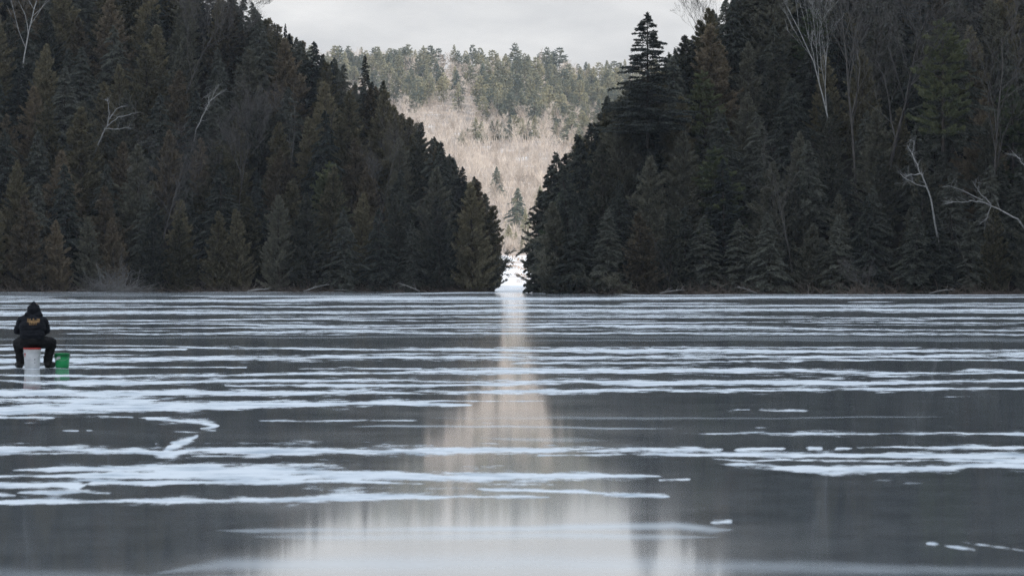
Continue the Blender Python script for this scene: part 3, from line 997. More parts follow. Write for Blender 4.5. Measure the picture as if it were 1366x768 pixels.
bi, gb = M['birch'], M['grey_bark']
def crooked(name, root_px, Yroot, Yvis, path, r, label, mat, seed, forks=()):
    """leaning tree whose stem follows bends; further limbs fork from it; twigs grow along all of them"""
    g = np.random.default_rng(seed)
    X0 = pxX(root_px, Yroot)
    z0 = float((left_h if X0 < 0 else right_h)(X0, Yroot)) - 0.2
    e = empty(name, (X0, Yroot, z0))
    tag(e, label, 'bare tree')
    W = lambda p, Y: np.array([pxX(p[0], Y) - X0, Y - Yroot, pyZ(p[1], Y) - z0])
    tr, tw = MB(), MB()
    n = len(path)
    stem = [np.zeros(3)] + [W(p, Yvis + g.uniform(-.4, .4)) for p in path]
    def limb(pts, r0, twigs):
        pts = np.array(pts)
        seg = []
        for a_, b_ in zip(pts[:-1], pts[1:]):
            for k in range(4):
                seg.append(a_ + (b_ - a_) * k / 4 + g.normal(0, 0.05, 3))
        seg.append(pts[-1])
        seg = np.array(seg)
        tr.tube(seg, np.linspace(r0, r0 * 0.22, len(seg)), 5, cap=False)
        for k in range(twigs):
            i = g.integers(len(seg) // 3, len(seg) - 1)
            q = seg[i]
            d = unit(seg[i + 1] - seg[i])
            d = unit(d * 0.7 + g.normal(0, 0.6, 3) + np.array([0, 0, .25]))
            ln = g.uniform(0.6, 2.0)
            c = [q]
            for m_ in range(4):
                d = unit(d + g.normal(0, .2, 3))
                c.append(c[-1] + d * ln / 4)
                for z_ in range(2):
                    dd = unit(d + g.normal(0, .7, 3)) * ln * 0.3
                    w = unit(np.cross(dd, g.normal(0, 1, 3))) * 0.008
                    tw.add([c[-1] - w, c[-1] + w, c[-1] + dd + w * .5, c[-1] + dd - w * .5], None, [(0, 1, 2, 3)])
            tr.tube(c, np.linspace(r0 * .28, .008, 5), 3, cap=False)
    limb(stem, r, 14)
    for fk in forks:
        limb([W(p, Yvis + g.uniform(-.6, .2)) for p in fk], r * 0.55, 7)
    tr.build('trunk', mat, e)
    tw.build('crown', mat, e)
    return e


crooked('birch_tree', 112, 600, 590, [(132, 190), (143, 168), (146, 150), (143, 130)], .15, 'white forked birch leaning from the cedars at upper left', bi, 501,
        [[(143, 168), (158, 157), (176, 152), (186, 150)], [(145, 160), (156, 145), (168, 141)], [(141, 172), (160, 172), (175, 171)]])
crooked('birch_tree', 250, 604, 594, [(262, 172), (272, 152), (282, 132), (292, 112)], .13, 'small white birch leaning right above the bronze cedar at left', bi, 502,
        [[(274, 148), (280, 142), (276, 122)], [(281, 134), (292, 126), (300, 121)]])
bare('birch_tree', 318, 140, 590, 17, (0.05, -0.25), 'thin upright pale birch beside the tall left cedars', gb, 103, n0=12, first=0.45, levels=4, r0=0.10, spread=0.35)
bare('bare_tree', 208, 195, 581, 16, (0.04, -0.25), 'grey many-branched bare tree before the left shore cedars', gb, 104, n0=10, first=0.35, levels=4, r0=0.11)
bare('bare_tree', 386, 140, 594, 14, (0.03, -0.3), 'slender grey bare stem high on the left slope', gb, 105, n0=6, first=0.5, levels=3, r0=0.08)
bare('bare_tree', 500, 185, 588, 14, (0.04, -0.3), 'pale bare sapling in the middle of the left slope', gb, 106, n0=9, first=0.4, levels=4, r0=0.08)
bare('bare_tree', 432, 112, 600, 12, (0.03, -0.3), 'thin pale snag near the left skyline', gb, 107, n0=5, first=0.6, levels=3, r0=0.08)
bare('bare_tree', 232, -8, 606, 16, (0.1, -0.08), 'wide grey bare crown among cedars at the top left', gb, 108, n0=12, first=0.5, levels=4, r0=0.09, spread=0.5)
bare('birch_tree', 26, -30, 606, 15, (0.05, -0.12), 'pale bare tree at the top left corner', bi, 109, n0=7, first=0.5, levels=4, r0=0.11)
bare('bare_tree', 572, 270, 582, 9, (0.10, -0.3), 'small bare branch low on the left headland near its tip', gb, 110, n0=7, first=0.4, levels=3, r0=0.06)
crooked('birch_tree', 1262, 479, 473.5, [(1243, 270), (1234, 244), (1224, 224), (1217, 205), (1221, 184)], .15, 'bright white crooked birch reaching up at the right', bi, 511,
        [[(1238, 250), (1222, 246), (1206, 236), (1200, 232)], [(1229, 232), (1212, 234), (1203, 240)], [(1222, 216), (1212, 198), (1210, 190)]])
crooked('birch_tree', 1400, 480, 473, [(1357, 292), (1335, 280), (1308, 268), (1284, 270), (1262, 270)], .14, 'white birch limb sprawling left from the right edge', bi, 512,
        [[(1322, 273), (1306, 256), (1296, 240)], [(1310, 268), (1285, 254), (1262, 247)], [(1322, 273), (1318, 290), (1306, 300)]])
crooked('birch_tree', 1385, 480, 474, [(1368, 222), (1358, 210), (1351, 203)], .12, 'short white broken birch at the right edge', bi, 513)
bare('birch_tree', 1120, -20, 492, 14, (-0.08, -0.03), 'pale birch with twin stems at the top of the right slope', bi, 114, n0=8, first=0.35, levels=4, r0=0.065, spread=0.4)
bare('bare_tree', 1175, -30, 490, 15, (0.02, -0.12), 'grey bare maple at the top of the right slope', gb, 115, n0=10, first=0.3, levels=4, r0=0.14)
bare('bare_tree', 1143, -20, 492, 15, (0.05, -0.12), 'thin grey bare tree between the birch and the bare maple', gb, 116, n0=10, first=0.3, levels=4, r0=0.11)
bare('birch_tree', 1325, 45, 484, 13, (-0.12, -0.18), 'white many-stemmed birch high at the right edge', gb, 117, n0=9, first=0.35, levels=4, r0=0.10)
bare('bare_tree', 948, -16, 508, 15, (-0.02, -0.05), 'grey leafless crown on the right skyline beside the broad spruce', gb, 119, n0=10, first=0.35, levels=4, r0=0.08, spread=0.5)
bare('bare_tree', 900, 300, 476, 9, (-0.2, -0.35), 'short pale dead snag low on the right slope', gb, 120, n0=3, first=0.6, levels=2, r0=0.07)
bare('bare_tree', 1305, 268, 477, 12, (-0.50, -0.4), 'long pale deadfall stem slanting down the right slope', gb, 121, n0=4, first=0.5, levels=2, r0=0.07)
bare('bare_tree', 1160, 340, 474, 5, (-0.35, -0.3), 'grey twiggy dead tree at the waterline of the right shore', gb, 122, n0=9, first=0.2, levels=4, r0=0.06)
bare('bare_tree', 1058, 205, 479, 12, (-0.05, -0.35), 'thin dead conifer stem in the middle of the right slope', gb, 123, n0=12, first=0.3, levels=2, r0=0.06)


# shoreline tangles
def bush(px, Y, w, h, n, label, mat, seed):
    g = np.random.default_rng(seed)
    mb = MB()
    for k in range(n):
        p = np.array([g.normal(0, w * 0.22), g.normal(0, w * 0.15), 0])
        d = unit(np.array([g.normal(0.1, 0.7), g.normal(-0.2, 0.4), g.uniform(0.3, 1.0)]))
        ln = h * g.uniform(0.5, 1.1)
        pts = [p]
        for s in range(5):
            d = unit(d + g.normal(0, 0.2, 3) + np.array([0, 0, -0.10]))
            pts.append(pts[-1] + d * ln / 5)
            for q in range(2):
                e = unit(d + g.normal(0, 0.6, 3))
                mb.tube([pts[-1], pts[-1] + e * ln * 0.12, pts[-1] + e * ln * 0.22 + np.array([0, 0, -0.05])], [0.014, 0.01, 0.006], 3, cap=False)
        mb.tube(pts, np.linspace(0.03, 0.010, 6), 3, cap=False)
    o = mb.build('leafless_shrub', mat)
    o.location = (pxX(px, Y), Y, 0.0)
    tag(o, label, 'shrub')
    return o


bush(152, 575.5, 7, 5.0, 150, 'big pale grey leafless shrub on the left shore waterline', M['pale_twig'], 201)
bush(120, 575.5, 5, 2.6, 60, 'low grey leafless shrub left of the big shrub at the waterline', gb, 202)
bush(1150, 474, 3.5, 2.2, 50, 'low dark leafless shrub on the right shore waterline', M['brush'], 203)


def tangle(y0, xa, xb, n, seed):
    g = np.random.default_rng(seed)
    mb = MB()
    for k in range(n):
        x = g.uniform(xa, xb)
        y = y0(x) + g.uniform(-1.6, 1.5)
        p = np.array([x, y, g.uniform(-0.1, 0.2)])
        d = unit(np.array([g.normal(0, 1.0), g.normal(-0.3, 0.5), abs(g.normal(0.3, 0.5))]))
        ln = g.uniform(0.8, 3.0) * (1.7 if g.random() < .08 else 1)
        pts = [p]
        for s in range(4):
            d = unit(d + g.normal(0, 0.18, 3) + np.array([0, 0, -0.06]))
            pts.append(pts[-1] + d * ln / 4)
            if pts[-1][2] < 0.02: pts[-1][2] = 0.02
        mb.tube(pts, np.linspace(0.035, 0.012, 5) * g.uniform(0.6, 1.5), 3, cap=False)
    return mb


o = tangle(Ly0, -92, -3, 1800, 301).build('undergrowth', M['brush'])
tag(o, 'tangled brown twigs and deadfall along the left waterline', 'brush', kind='stuff')
o = tangle(Ry0, 8, 74, 1200, 302).build('undergrowth', M['brush'])
tag(o, 'tangled dark twigs and deadfall along the right waterline', 'brush', kind='stuff')


def log(px, Y, ln, ang, rise, r, seed, label):
    g = np.random.default_rng(seed)
    mb = MB()
    a = R(ang)
    d = np.array([math.cos(a), math.sin(a) * 0.6, rise])
    P = np.array([d * ln * t + np.array([0, 0, 0.10 + 0.12 * math.sin(t * 3)]) for t in np.linspace(0, 1, 7)])
    mb.tube(P, np.linspace(r, r * .35, 7), 7)
    for k in range(9):
        q = P[g.integers(1, 6)]
        e_ = unit(d + g.normal(0, .7, 3) + np.array([0, 0, .5])) * g.uniform(.4, 1.3)
        mb.tube([q, q + e_ * .5, q + e_ + np.array([0, 0, -.1])], [.03, .02, .008], 4, cap=False)
    o = mb.build('fallen_log', M['pale_twig'])
    o.location = (pxX(px, Y), Y, 0.02)
    return tag(o, label, 'log')


log(330, 576, 3.4, 12, .10, .13, 601, 'grey fallen log lying on the left shore below the tallest cedars')
log(405, 577, 4.2, -20, .25, .11, 602, 'grey fallen trunk slanting up from the ice in the middle of the left shore')
log(470, 577, 3.0, 165, .05, .12, 603, 'short grey fallen log on the left shore toward the headland tip')
log(560, 578, 3.6, 200, .35, .09, 604, 'thin broken stem propped on the left shore close to the headland tip')
log(880, 474.5, 3.2, 10, .12, .10, 605, 'grey fallen log on the right shore below the small snag')
log(1010, 474.5, 2.6, 170, .30, .08, 606, 'thin grey branch propped at the middle of the right shore')
log(1240, 473.5, 3.4, 15, .15, .10, 607, 'grey fallen log under the crooked birch on the right shore')


def leaner(x, y, pts, r, seed, label, foliage=True):
    """low trunk that arches out over the ice with drooping side branches"""
    g = np.random.default_rng(seed)
    e = empty('leaning_tree', (x, y, 0))
    tag(e, label, 'leaning tree')
    mb = MB()
    P = np.array(pts, float)
    tt = np.linspace(0, len(P) - 1, 14)
    Q = np.stack([np.interp(tt, range(len(P)), P[:, c]) for c in range(3)], 1)
    mb.tube(Q, np.linspace(r, r * 0.25, 14), 6)
    b_, d_, w_ = [], [], []
    for k in range(46):
        u = g.uniform(0.2, 1) * 13
        i0 = min(int(u), 12)
        q = Q[i0] + (Q[i0 + 1] - Q[i0]) * (u - i0)
        d = unit(np.array([g.normal(0, .6), g.normal(0, .5), g.normal(0.2, .5)]))
        ln = g.uniform(0.5, 1.7)
        mb.tube([q, q + d * ln * .5, q + d * ln + np.array([0, 0, -.15])], [.025, .018, .008], 3, cap=False)
        n = 45
        s = g.random(n)
        b_.append(q + d * ln * s[:, None] + g.normal(0, .12, (n, 3)))
        dv = unit(d + g.normal(0, .5, (n, 3))) * .3
        d_.append(dv)
        w_.append(unit(np.cross(dv, g.normal(0, 1, (n, 3)))) * .06)
    mb.build('trunk', M['bark'], e)
    if foliage:
        c = MB()
        c.blades(np.concatenate(b_), np.concatenate(d_), np.concatenate(w_))
        c.build('crown', M['cedar_dark'], e)


leaner(8.0, 479, [(0, 0, 0), (-1.2, -.3, .5), (-2.7, -.4, 1.9), (-3.8, -.4, 3.7), (-4.3, -.3, 5.2)], 0.20, 1, 'low dark trunk arching left over the ice at the right headland tip')
leaner(12.5, 477, [(0, 0, 0), (-1.4, -.4, .35), (-3.0, -.6, 1.2), (-4.2, -.6, 2.2)], 0.13, 2, 'thin trunk bowed low over the ice just right of the headland tip')
leaner(16, 476.5, [(0, 0, 0), (-1.3, -.5, .5), (-2.8, -.8, 1.0), (-4.0, -.9, 1.5)], 0.10, 3, 'lowest bowed dark stem over the ice right of the gap')
leaner(-3.8, 583, [(0, 0, 0), (1.0, -.4, 1.6), (2.4, -.5, 3.6), (3.3, -.5, 6.2)], 0.16, 4, 'leaning cedar stem hanging into the gap from the left')

# ------------------------------------------------------------------ far valley woods
FP = [conifer(20, rr, k, nb, per, 0.85, s, M['far_pine'], 0.08, far=True) for k, nb, per, s, rr in (('pine', 150, 70, 71, 6.6), ('pine', 140, 70, 72, 6.0), ('hemlock', 180, 50, 73, 6.4), ('spruce', 150, 40, 74, 4.6))]


def joined(tm, cm, mats):
    """one mesh with trunk and crown slots: parts are too small to show at this distance"""
    bm = bmesh.new()
    bm.from_mesh(tm)
    n0 = len(bm.faces)
    bm.from_mesh(cm)
    bm.faces.ensure_lookup_table()
    for i, f in enumerate(bm.faces):
        f.material_index = 0 if i < n0 else 1
    me = bpy.data.meshes.new('far_tree')
    bm.to_mesh(me)
    bm.free()
    for m in mats: me.materials.append(m)
    return me


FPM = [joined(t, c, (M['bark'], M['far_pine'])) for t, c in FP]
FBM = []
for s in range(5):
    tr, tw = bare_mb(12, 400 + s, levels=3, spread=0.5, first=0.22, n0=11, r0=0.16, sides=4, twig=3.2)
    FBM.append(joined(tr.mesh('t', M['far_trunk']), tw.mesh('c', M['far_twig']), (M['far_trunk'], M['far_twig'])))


def far_tree(me, name, x, y, H, H0, label, cat, group, wide=1.0):
    o = bpy.data.objects.new(name, me)
    C.objects.link(o)
    s = H / H0
    o.location = (x, y, float(valley_h(x, y)) - 0.3)
    o.scale = (s * wide, s * wide, s)
    o.rotation_euler = (0, 0, random.uniform(0, 6.28))
    tag(o, label, cat, group)
    return o


KN = ['pine_tree', 'pine_tree', 'hemlock_tree', 'spruce_tree']
KL = ['open-crowned pine', 'layered pine', 'rounded hemlock', 'narrow spruce']
nbare = 0
rows = [2455, 2437, 2412, 2387, 2362, 2336, 2310, 2284, 2258, 2232, 2206, 2182, 2160, 2138, 2116, 2092]
for r, Y in enumerate(rows):
    pl = 395 + (r * 13 if r > 2 else 0)
    px = pl
    k = kb = 0
    while px < 880:
        y = Y + random.uniform(-9, 9)
        x = pxX(px, y)
        if r > 11 and 560 < px < 640: 
            px += 18
            continue
        pinep = 0.80 if r in (0, 3, 4, 5, 6, 7) else (0.45 if r in (1, 2) else 0.62)
        if px > 700 and r < 2: pinep *= 0.55
        if 590 < px < 680 and 2 <= r <= 6: pinep *= 0.45
        if px > 690 and 4 <= r <= 11: pinep = 0.85
        if px < 560 and 2 <= r <= 9: pinep = 0.85
        if random.random() < pinep:
            v = random.choices([0, 1, 2, 3], [4, 4, 2, 2])[0]
            H = random.uniform(13, 21) if r == 0 else random.uniform(12, 20)
            if px > 700 and r < 2: H *= 0.8
            side = 'along the far ridge' if r == 0 else 'in the %s row below the far ridge' % ORD[r - 1]
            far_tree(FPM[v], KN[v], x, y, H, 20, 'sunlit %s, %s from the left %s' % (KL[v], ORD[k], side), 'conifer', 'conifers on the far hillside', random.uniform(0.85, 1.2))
            k += 1
        elif nbare < 130:
            far_tree(random.choice(FBM), 'bare_tree', x, y, random.uniform(9, 14), 12, 'pale leafless tree, %s from the left, %s row of the far conifer belt' % (ORD[min(kb, 39)], ORD[r]), 'bare tree', 'leafless trees between the far conifers', random.uniform(0.9, 1.3))
            nbare += 1
            kb += 1
        px += random.uniform(13, 21)
nb2 = 0
Y = 2140.0
rr_ = -1
while Y > 1290:
    kb = 0
    rr_ += 1
    f = (Y - 1290) / 850
    lo = 683 - (40 + 125 * f)
    hi = 683 + (25 + 120 * f)
    px = lo + random.uniform(0, 12)
    while px < hi:
        if nb2 < 165:
            y = Y + random.uniform(-12, 12)
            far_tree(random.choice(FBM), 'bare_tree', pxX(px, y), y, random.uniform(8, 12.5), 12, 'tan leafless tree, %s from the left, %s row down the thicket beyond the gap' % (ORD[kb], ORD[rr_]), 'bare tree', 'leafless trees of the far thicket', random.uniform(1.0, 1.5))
            nb2 += 1
            kb += 1
        px += random.uniform(20, 36) * (1 + 0.3 * (1 - f))
    Y -= 30
k = 0
px = 618.0
while px < 815:
    y = random.uniform(1935, 2010)
    if random.random() < 0.72:
        v = random.choice([2, 3, 0])
        far_tree(FPM[v], KN[v], pxX(px, y), y, random.uniform(8, 14), 20, 'small %s, %s from the left in the dark line across the tan far slope' % (KL[v], ORD[k]), 'conifer', 'small conifers across the tan slope', random.uniform(1.0, 1.4))
        k += 1
    px += random.uniform(5, 12)
for px, Y, H, v, w, lab in [
    (690, 1480, 17, 2, 1.0, 'blue green hemlock standing in the middle of the gap'),
    (701, 1440, 12, 3, 0.9, 'narrow dark spruce right beside the hemlock in the gap'),
    (663, 1640, 14, 2, 0.9, 'small olive spruce in the thicket left of the gap hemlock'),
    (664, 1960, 12, 3, 1.1, 'dark spruce, leftmost of the clump on the tan far slope'),
    (697, 1955, 12, 2, 1.0, 'rounded dark conifer, rightmost of the clump on the tan slope'),
    (680, 1975, 8, 3, 1.2, 'smallest dark conifer between two others on the tan slope'),
    (763, 1925, 18, 2, 1.4, 'broad bluish conifer beside the right headland on the tan slope'),
    (742, 1990, 10, 3, 1.1, 'small conifer left of the broad bluish conifer'),
    (642, 1980, 10, 2, 1.1, 'low conifer beside the left headland on the tan slope'),
    (697, 1335, 5.5, 3, 1.3, 'little dark spruce at the foot of the gap above the snow bank'),
    (705, 1350, 7.0, 2, 1.1, 'small dark hemlock at the foot of the gap beside the right headland'),
    (688, 1365, 6.5, 3, 1.2, 'small shaded spruce at the foot of the gap near its middle'),
    (679, 1400, 8.0, 2, 1.1, 'small shaded hemlock low in the gap beside the left headland'),
    (720, 1560, 12, 2, 1.0, 'olive conifer in the thicket at the right headland edge')]:
    y = Y
    far_tree(FPM[v], KN[v], pxX(px, y), y, H, 20, lab, 'conifer', None, w)


# brushy undergrowth over the far slope, nobody could count it
g = np.random.default_rng(55)
mb = MB()
n = 42000
Yb = g.uniform(1330, 2470, n)
f = np.clip((Yb - 1290) / 850, 0, 1.25)
pxb = 683 + g.uniform(-1, 1, n) * (60 + 210 * f) - 30 * f
Xb = (pxb - 683) * Yb / F
keep = (np.sin(Xb * .21) * np.sin(Yb * .037 + Xb * 0.05) + g.normal(0, .5, n)) > -0.9
Xb, Yb = Xb[keep], Yb[keep]
n = len(Xb)
Zb = valley_h(Xb, Yb)
base = np.stack([Xb, Yb, Zb], 1)
hgt = g.uniform(1.8, 5.5, n)
d = np.stack([g.normal(0, .35, n), g.normal(0, .35, n), np.ones(n)], 1) * hgt[:, None]
w = unit(np.stack([g.normal(0, 1, n), g.normal(0, 1, n), np.zeros(n)], 1)) * g.uniform(0.08, 0.20, n)[:, None]
mb.blades(base, d, w)
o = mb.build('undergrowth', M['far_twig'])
tag(o, 'pale tan leafless brush covering the sunlit far slope', 'brush', kind='stuff')
# rusty dead grass on the snowy bank
mb = MB()
n = 9000
Xb = g.uniform(-25, 30, n)
Yb = 1075 + 220 * g.random(n)
keep = (np.sin(Xb * .5 + Yb * .05) * np.sin(Yb * .045 + 1.0) + g.normal(0, .15, n)) > 0.62
Xb, Yb = Xb[keep], Yb[keep]
n = len(Xb)
base = np.stack([Xb, Yb, valley_h(Xb, Yb) + .2], 1)
d = np.stack([g.normal(0, .2, n), g.normal(0, .2, n), g.uniform(.4, 1.1, n)], 1)
w = unit(np.stack([g.normal(0, 1, n), g.normal(0, 1, n), np.zeros(n)], 1)) * 0.08
mb.blades(base, d, w)
o = mb.build('dead_grass', M['dead_grass'])
tag(o, 'rusty dead grass on the sunlit snow bank beyond the gap', 'grass', kind='stuff')

# ------------------------------------------------------------------ haze
bpy.ops.mesh.primitive_cube_add(size=1)
hz = bpy.context.object
hz.name = 'haze'
hz.location = (0, 1200, 110)
hz.scale = (2400, 3700, 226)
m, t, o_ = new_mat('haze')
pv = t.nodes.new('ShaderNodeVolumePrincipled')
pv.inputs['Color'].default_value = (0.80, 0.88, 1.0, 1)
pv.inputs['Density'].default_value = 0.00006
pv.inputs['Anisotropy'].default_value = 0.2
t.links.new(pv.outputs[0], o_.inputs['Volume'])
hz.data.materials.append(m)
tag(hz, kind='stuff')
m.cycles.homogeneous_volume = True if hasattr(m.cycles, 'homogeneous_volume') else None

# ------------------------------------------------------------------ the ice fisher
def capsule(bm, a, b, ra, rb, seg=14, flat=None):
    """tapered limb with round ends"""
    a, b = Vector(a), Vector(b)
    d = b - a
    L_ = d.length
    q = d.to_track_quat('Z', 'Y').to_matrix().to_4x4() if L_ > 1e-6 else Matrix.Identity(4)
    rings = []
    for k in range(5): ang = math.pi / 2 * k / 5; rings.append((-ra * math.cos(ang), ra * math.sin(ang)))
    for k in range(6): rings.append((L_ * k / 5, ra + (rb - ra) * k / 5))
    for k in range(1, 6): ang = math.pi / 2 * k / 5; rings.append((L_ + rb * math.sin(ang), rb * math.cos(ang)))
    prev = None
    first = last = None
    for z, r in rings:
        r = max(r, 1e-4)
        ring = []
        for j in range(seg):
            th = 2 * math.pi * j / seg
            v = Vector((r * math.cos(th), r * math.sin(th), z))
            v = a + (q @ v)
            ring.append(bm.verts.new(v))
        if prev:
            for j in range(seg):
                bm.faces.new((prev[j], prev[(j + 1) % seg], ring[(j + 1) % seg], ring[j]))
        else:
            first = ring
        prev = ring
    bm.faces.new(first[::-1])
    bm.faces.new(prev)


def ellipsoid(bm, c, r, rot=(0, 0, 0)):
    from mathutils import Euler
    mtx = Matrix.Translation(c) @ Euler(rot).to_matrix().to_4x4() @ Matrix.Diagonal((*r, 1))
    bmesh.ops.create_uvsphere(bm, u_segments=24, v_segments=16, radius=1, matrix=mtx)


def fused(bm, name, mat, parent, voxel=0.012, smooth=6):
    me = bpy.data.meshes.new(name)
    bm.to_mesh(me)
    bm.free()
    tmp = bpy.data.objects.new('tmp', me)
    C.objects.link(tmp)
    r = tmp.modifiers.new('r', 'REMESH')
    r.mode = 'VOXEL'
    r.voxel_size = voxel
    s = tmp.modifiers.new('s', 'SMOOTH')
    s.factor = 0.6
    s.iterations = smooth
    dg = bpy.context.evaluated_depsgraph_get()
    fin = bpy.data.meshes.new_from_object(tmp.evaluated_get(dg))
    bpy.data.objects.remove(tmp)
    fin.name = name
    if name in ('hooded_jacket', 'trousers', 'hood'):
        from mathutils import noise
        for v in fin.vertices:
            q = v.co
            f = noise.noise(Vector((q.x * 9, q.y * 9, q.z * 22))) + 0.5 * noise.noise(Vector((q.x * 24, q.y * 24, q.z * 40)))
            v.co = q + v.normal * f * 0.012
    fin.polygons.foreach_set('use_smooth', np.ones(len(fin.polygons), bool))
    fin.materials.clear()
    fin.materials.append(mat)
    o = bpy.data.objects.new(name, fin)
    C.objects.link(o)
    o.parent = parent
    return o


PX0, PY0 = pxX(43, 68.3), 68.3
bm = bmesh.new()
# body
capsule(bm, (0, .02, .48), (0, .08, .72), .135, .145)
capsule(bm, (-.06, .08, .80), (.06, .08, .80), .13, .13)
capsule(bm, (-.15, .11, .88), (.15, .11, .88), .060, .060)
capsule(bm, (0, .12, .92), (.005, .17, 1.02), .06, .055)
ellipsoid(bm, (.01, .20, 1.085), (.075, .095, .115), (-.35, 0, 0))
capsule(bm, (.01, .285, 1.07), (.01, .305, 1.045), .012, .016, 8)
for s in (-1, 1):
    ellipsoid(bm, (.01 + s * .078, .19, 1.08), (.012, .022, .032))
    capsule(bm, (s * .10, .03, .46), (s * .33, .36, .455), .085, .06)
    capsule(bm, (s * .33, .36, .45), (s * .255, .25, .10), .055, .038)
    capsule(bm, (s * .255, .22, .06), (s * .29, .42, .045), .035, .03)
    ex = .25 if s > 0 else -.295
    capsule(bm, (s * .17, .11, .87), (ex * .97, .20, .69), .050, .042)
    capsule(bm, (ex * .97, .20, .69), (s * .10, .44, .59), .040, .028)
    hx = Vector((s * .085, .455, .58))
    capsule(bm, hx, hx + Vector((-s * .02, .06, -.02)), .026, .030, 10)
    for k in range(4):
        off = Vector((s * (.028 - .020 * k), .085, -.01 - .004 * k))
        a = hx + off
        ln = (.030, .036, .034, .026)[k]
        b_ = a + Vector((-s * .004, ln, -.012))
        c_ = b_ + Vector((-s * .004, ln * .35, -ln * .75))
        capsule(bm, a, b_, .0088, .008, 8)
        capsule(bm, b_, c_, .008, .007, 8)
    th = hx + Vector((-s * .028, .02, .01))
    capsule(bm, th, th + Vector((-s * .022, .035, .004)), .011, .009, 8)
    capsule(bm, th + Vector((-s * .022, .035, .004)), th + Vector((-s * .022, .060, -.008)), .009, .0075, 8)
person = fused(bm, 'person', M['skin'], None, 0.007, 3)
person.location = (PX0, PY0, 0)
tag(person, 'person in black hooded jacket seated on a white bucket, back to us, hunched forward', 'person')
# trousers
bm = bmesh.new()
ellipsoid(bm, (0, .01, .475), (.20, .17, .115))
for s in (-1, 1):
    kx = .315 if s > 0 else -.30
    capsule(bm, (s * .11, .03, .475), (kx, .33, .455), .125, .098)
    capsule(bm, (kx, .33, .45), (s * .25, .26, .15), .096, .078)
    capsule(bm, (s * .25, .26, .20), (s * .25, .27, .12), .080, .082)
    ellipsoid(bm, (kx, .33, .42), (.088, .08, .10))
fused(bm, 'trousers', M['trousers'], person, 0.012, 5)
# boots
for s in (-1, 1):
    bm = bmesh.new()
    capsule(bm, (s * .25, .26, .20), (s * .255, .25, .07), .070, .070)
    capsule(bm, (s * .255, .23, .060), (s * .32, .43, .055), .062, .058)
    ellipsoid(bm, (s * .252, .22, .05), (.062, .06, .05))
    bo = fused(bm, 'boot', M['boot'], person, 0.010, 3)
    sm = MB()
    n = 22
    ring = []
    for j in range(n):
        th = 2 * math.pi * j / n
        lx, ly = .056 * math.cos(th), .155 * math.sin(th)
        ang = -s * .24
        ring.append((s * .274 + lx * math.cos(ang) - ly * math.sin(ang), .315 + lx * math.sin(ang) + ly * math.cos(ang)))
    vv = [(x, y, 0.002) for x, y in ring] + [(x, y, 0.022) for x, y in ring]
    sm.add(vv, None, [(j, (j + 1) % n, n + (j + 1) % n, n + j) for j in range(n)])
    sm.add([(s * .274, .315, .002)] + vv[:n], [(0, (j + 1) % n + 1, j + 1) for j in range(n)])
    sm.add([(s * .274, .315, .022)] + vv[n:], [(0, j + 1, (j + 1) % n + 1) for j in range(n)])
    sm.build('sole', M['boot'], bo)
# jacket with hood
bm = bmesh.new()
capsule(bm, (-.08, .01, .60), (.08, .01, .60), .15, .15)
capsule(bm, (-.09, .04, .74), (.09, .04, .74), .155, .155)
capsule(bm, (-.10, .07, .83), (.10, .07, .83), .125, .125)
capsule(bm, (-.16, .09, .885), (.15, .09, .885), .078, .078)
capsule(bm, (0, .08, .90), (.01, .14, .99), .105, .085)
capsule(bm, (-.205, .10, .86), (-.295, .20, .685), .088, .075)
capsule(bm, (.19, .10, .86), (.245, .19, .70), .082, .068)
capsule(bm, (-.295, .20, .685), (-.11, .42, .595), .075, .045)
capsule(bm, (.245, .19, .69), (.11, .42, .595), .068, .045)
ja = fused(bm, 'hooded_jacket', M['jacket'], person, 0.010, 6)
bm = bmesh.new()
ellipsoid(bm, (.012, .145, 1.055), (.122, .135, .125), (-.3, 0, 0))
capsule(bm, (.012, .13, 1.05), (.015, .10, 1.155), .112, .058)
capsule(bm, (.015, .10, 1.155), (.017, .085, 1.205), .058, .022)
capsule(bm, (-.085, .09, .955), (.105, .09, .955), .080, .080)
fused(bm, 'hood', M['jacket'], ja, 0.008, 5)
# gold print across the shoulders, lying on the cloth
bvh = BVHTree.FromPolygons([v.co.copy() for v in ja.data.vertices], [tuple(p.vertices) for p in ja.data.polygons])
pm = MB()
GX, GZ = 46, 24
def mark(u, v):
    """three ragged lobes over a shorter lower bar; u -1..1, v 0..1"""
    w = 0.05 * math.sin(u * 17) + 0.04 * math.sin(u * 31 + 1)
    top = 0.92 if abs(abs(u) - 0.72) < 0.26 else (0.97 if abs(u) < 0.14 else 0.70)
    if 0.42 < v + w < top and abs(u) < 0.97: return True
    if 0.30 < v + w <= 0.42 and abs(u) < 0.66: return True
    return 0.05 < v + w < 0.22 and abs(u) < 0.62 and math.sin(u * 30 + 0.6) > -0.45
for iu in range(GX):
    for iv in range(GZ):
        u, v = (iu + .5) / GX * 2 - 1, (iv + .5) / GZ
        if not mark(u, v): continue
        vs = []
        for du, dv in ((0, 0), (1, 0), (1, 1), (0, 1)):
            x = .03 + ((iu + du) / GX - .5) * .235
            z = .785 + (iv + dv) / GZ * .125
            hit = bvh.ray_cast(Vector((x, -1, z)), Vector((0, 1, 0)))
            vs.append((x, (hit[0].y if hit[0] else -.08) - .008, z))
        pm.add(vs, None, [(0, 1, 2, 3)])
pm.build('back_print', M['print'], ja)
eb = MB()
for s in (-1, 1):
    b2 = bmesh.new()
    ellipsoid(b2, (.01 + s * .03, .282, 1.085), (.012, .010, .009))
    me = bpy.data.meshes.new('eye'); b2.to_mesh(me); b2.free()
    me.materials.append(M['eye'])
    eo = bpy.data.objects.new('eye', me); C.objects.link(eo); eo.parent = person


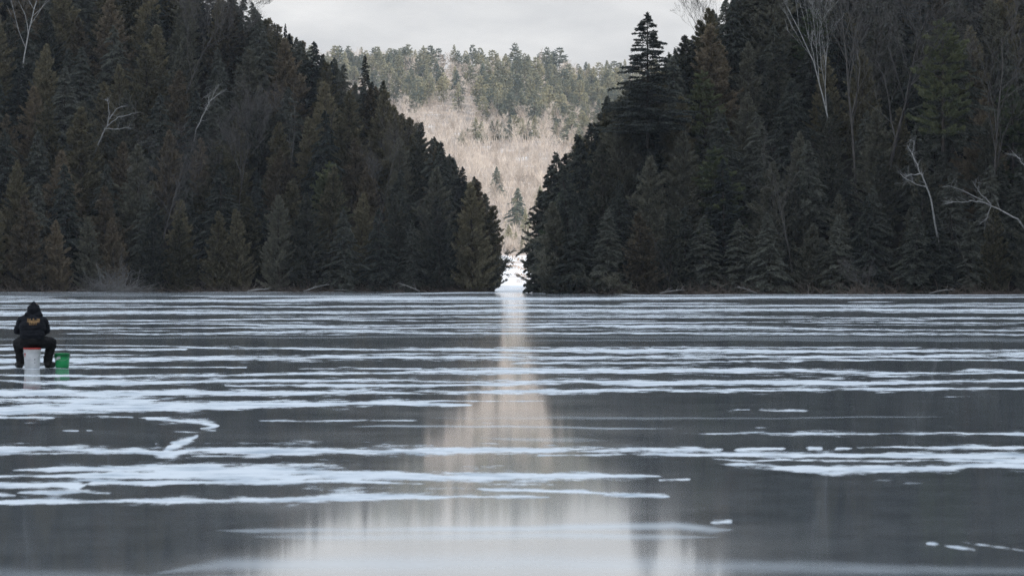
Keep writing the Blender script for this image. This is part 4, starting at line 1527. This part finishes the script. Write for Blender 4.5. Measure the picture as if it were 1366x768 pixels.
# buckets
def bucket(name, label, x, y, h, r, mat, ribmat, rz):
    e = empty(name, (x, y, 0.001), rz)
    tag(e, label, 'bucket')
    b = MB()
    rb = r * .88
    wall = lambda z: rb + (r - rb) * z / h
    prof = [(0.001, 0), (rb - .006, 0), (rb, .006), (wall(h * .5), h * .5), (wall(h * .78), h * .78)]
    prof += [(wall(h * .985), h * .985), (r + .003, h), (r - .004, h + .001), (r - .008, h - .01), (wall(h * .3) - .006, h * .3), (rb - .006, .008), (0.001, .008)]
    b.lathe(prof, 48)
    body = b.build('body', mat, e, smooth=True)
    for zf, t_ in ((.80, .008), (.87, .006), (.93, .007)):
        rbm = MB()
        z = h * zf
        rbm.lathe([(wall(z - t_) + .0015, z - t_), (wall(z) + .008, z - t_ * .7), (wall(z) + .008, z + t_ * .7), (wall(z + t_) + .0015, z + t_)], 48)
        rbm.build('rim_rib', ribmat, e, smooth=True)
    return e, wall


e, wall = bucket('white_bucket', 'tall white plastic bucket with red lid under the seated person', PX0, PY0, .355, .155, M['white_plastic'], M['white_plastic'], 0)
lid = MB()
lid.lathe([(0.001, .372), (.150, .372), (.161, .370), (.164, .364), (.164, .346), (.1595, .343)], 48)
lid.build('lid', M['red_plastic'], e, smooth=True)


def decal(name, mat, e, wall, a0, a1, z0, z1, n=10, off=.0022, shape=None):
    d = MB()
    for i_ in range(n):
        for k_ in range(6):
            u, v = (i_ + .5) / n, (k_ + .5) / 6
            if shape and not shape(u, v): continue
            q = []
            for du, dv in ((0, 0), (1, 0), (1, 1), (0, 1)):
                a = R(a0 + (a1 - a0) * (i_ + du) / n)
                z = z0 + (z1 - z0) * (k_ + dv) / 6
                q.append(((wall(z) + off) * math.cos(a), (wall(z) + off) * math.sin(a), z))
            d.add(q, None, [(0, 1, 2, 3)])
    return d.build(name, mat, e)


decal('red_mark', M['red_plastic'], e, wall, 206, 226, .205, .275, shape=lambda u, v: v > .55 or .3 < u < .75)
decal('dark_mark', M['dark_mark'], e, wall, 291, 299, .155, .170)
decal('dark_mark', M['dark_mark'], e, wall, 293, 300, .095, .108)
hd = MB()
hd.tube([((.166) * math.cos(R(a)), -.168 * abs(math.sin(R(a))) * 1.0, .30 - .16 * math.sin(R(a))) for a in np.linspace(0, 180, 15)], [.0022] * 15, 5)
hd.build('handle', M['wire'], e)

gx, gy = pxX(83, 68.6), 68.6
e, wall = bucket('green_bucket', 'small green plastic bucket on the ice right of the seated person', gx, gy, .265, .138, M['green_plastic'], M['dark_green_plastic'], 0)
decal('sticker', M['sticker'], e, wall, 212, 262, .135, .225, 14, shape=lambda u, v: v < .35 + u * .9 and v > u * .55 - .12)
hd = MB()
pts = [((.146) * math.cos(R(a)), -.148 * abs(math.sin(R(a))), .235 - .10 * math.sin(R(a))) for a in np.linspace(0, 180, 15)]
hd.tube(pts, [.002] * 15, 5)
hd.build('handle', M['wire'], e)
for s in (-1, 1):
    eb = MB()
    eb.tube([(s * .136, 0, .235), (s * .152, 0, .235)], [.016, .014], 10)
    eb.build('handle_ear', M['white_plastic'], e)
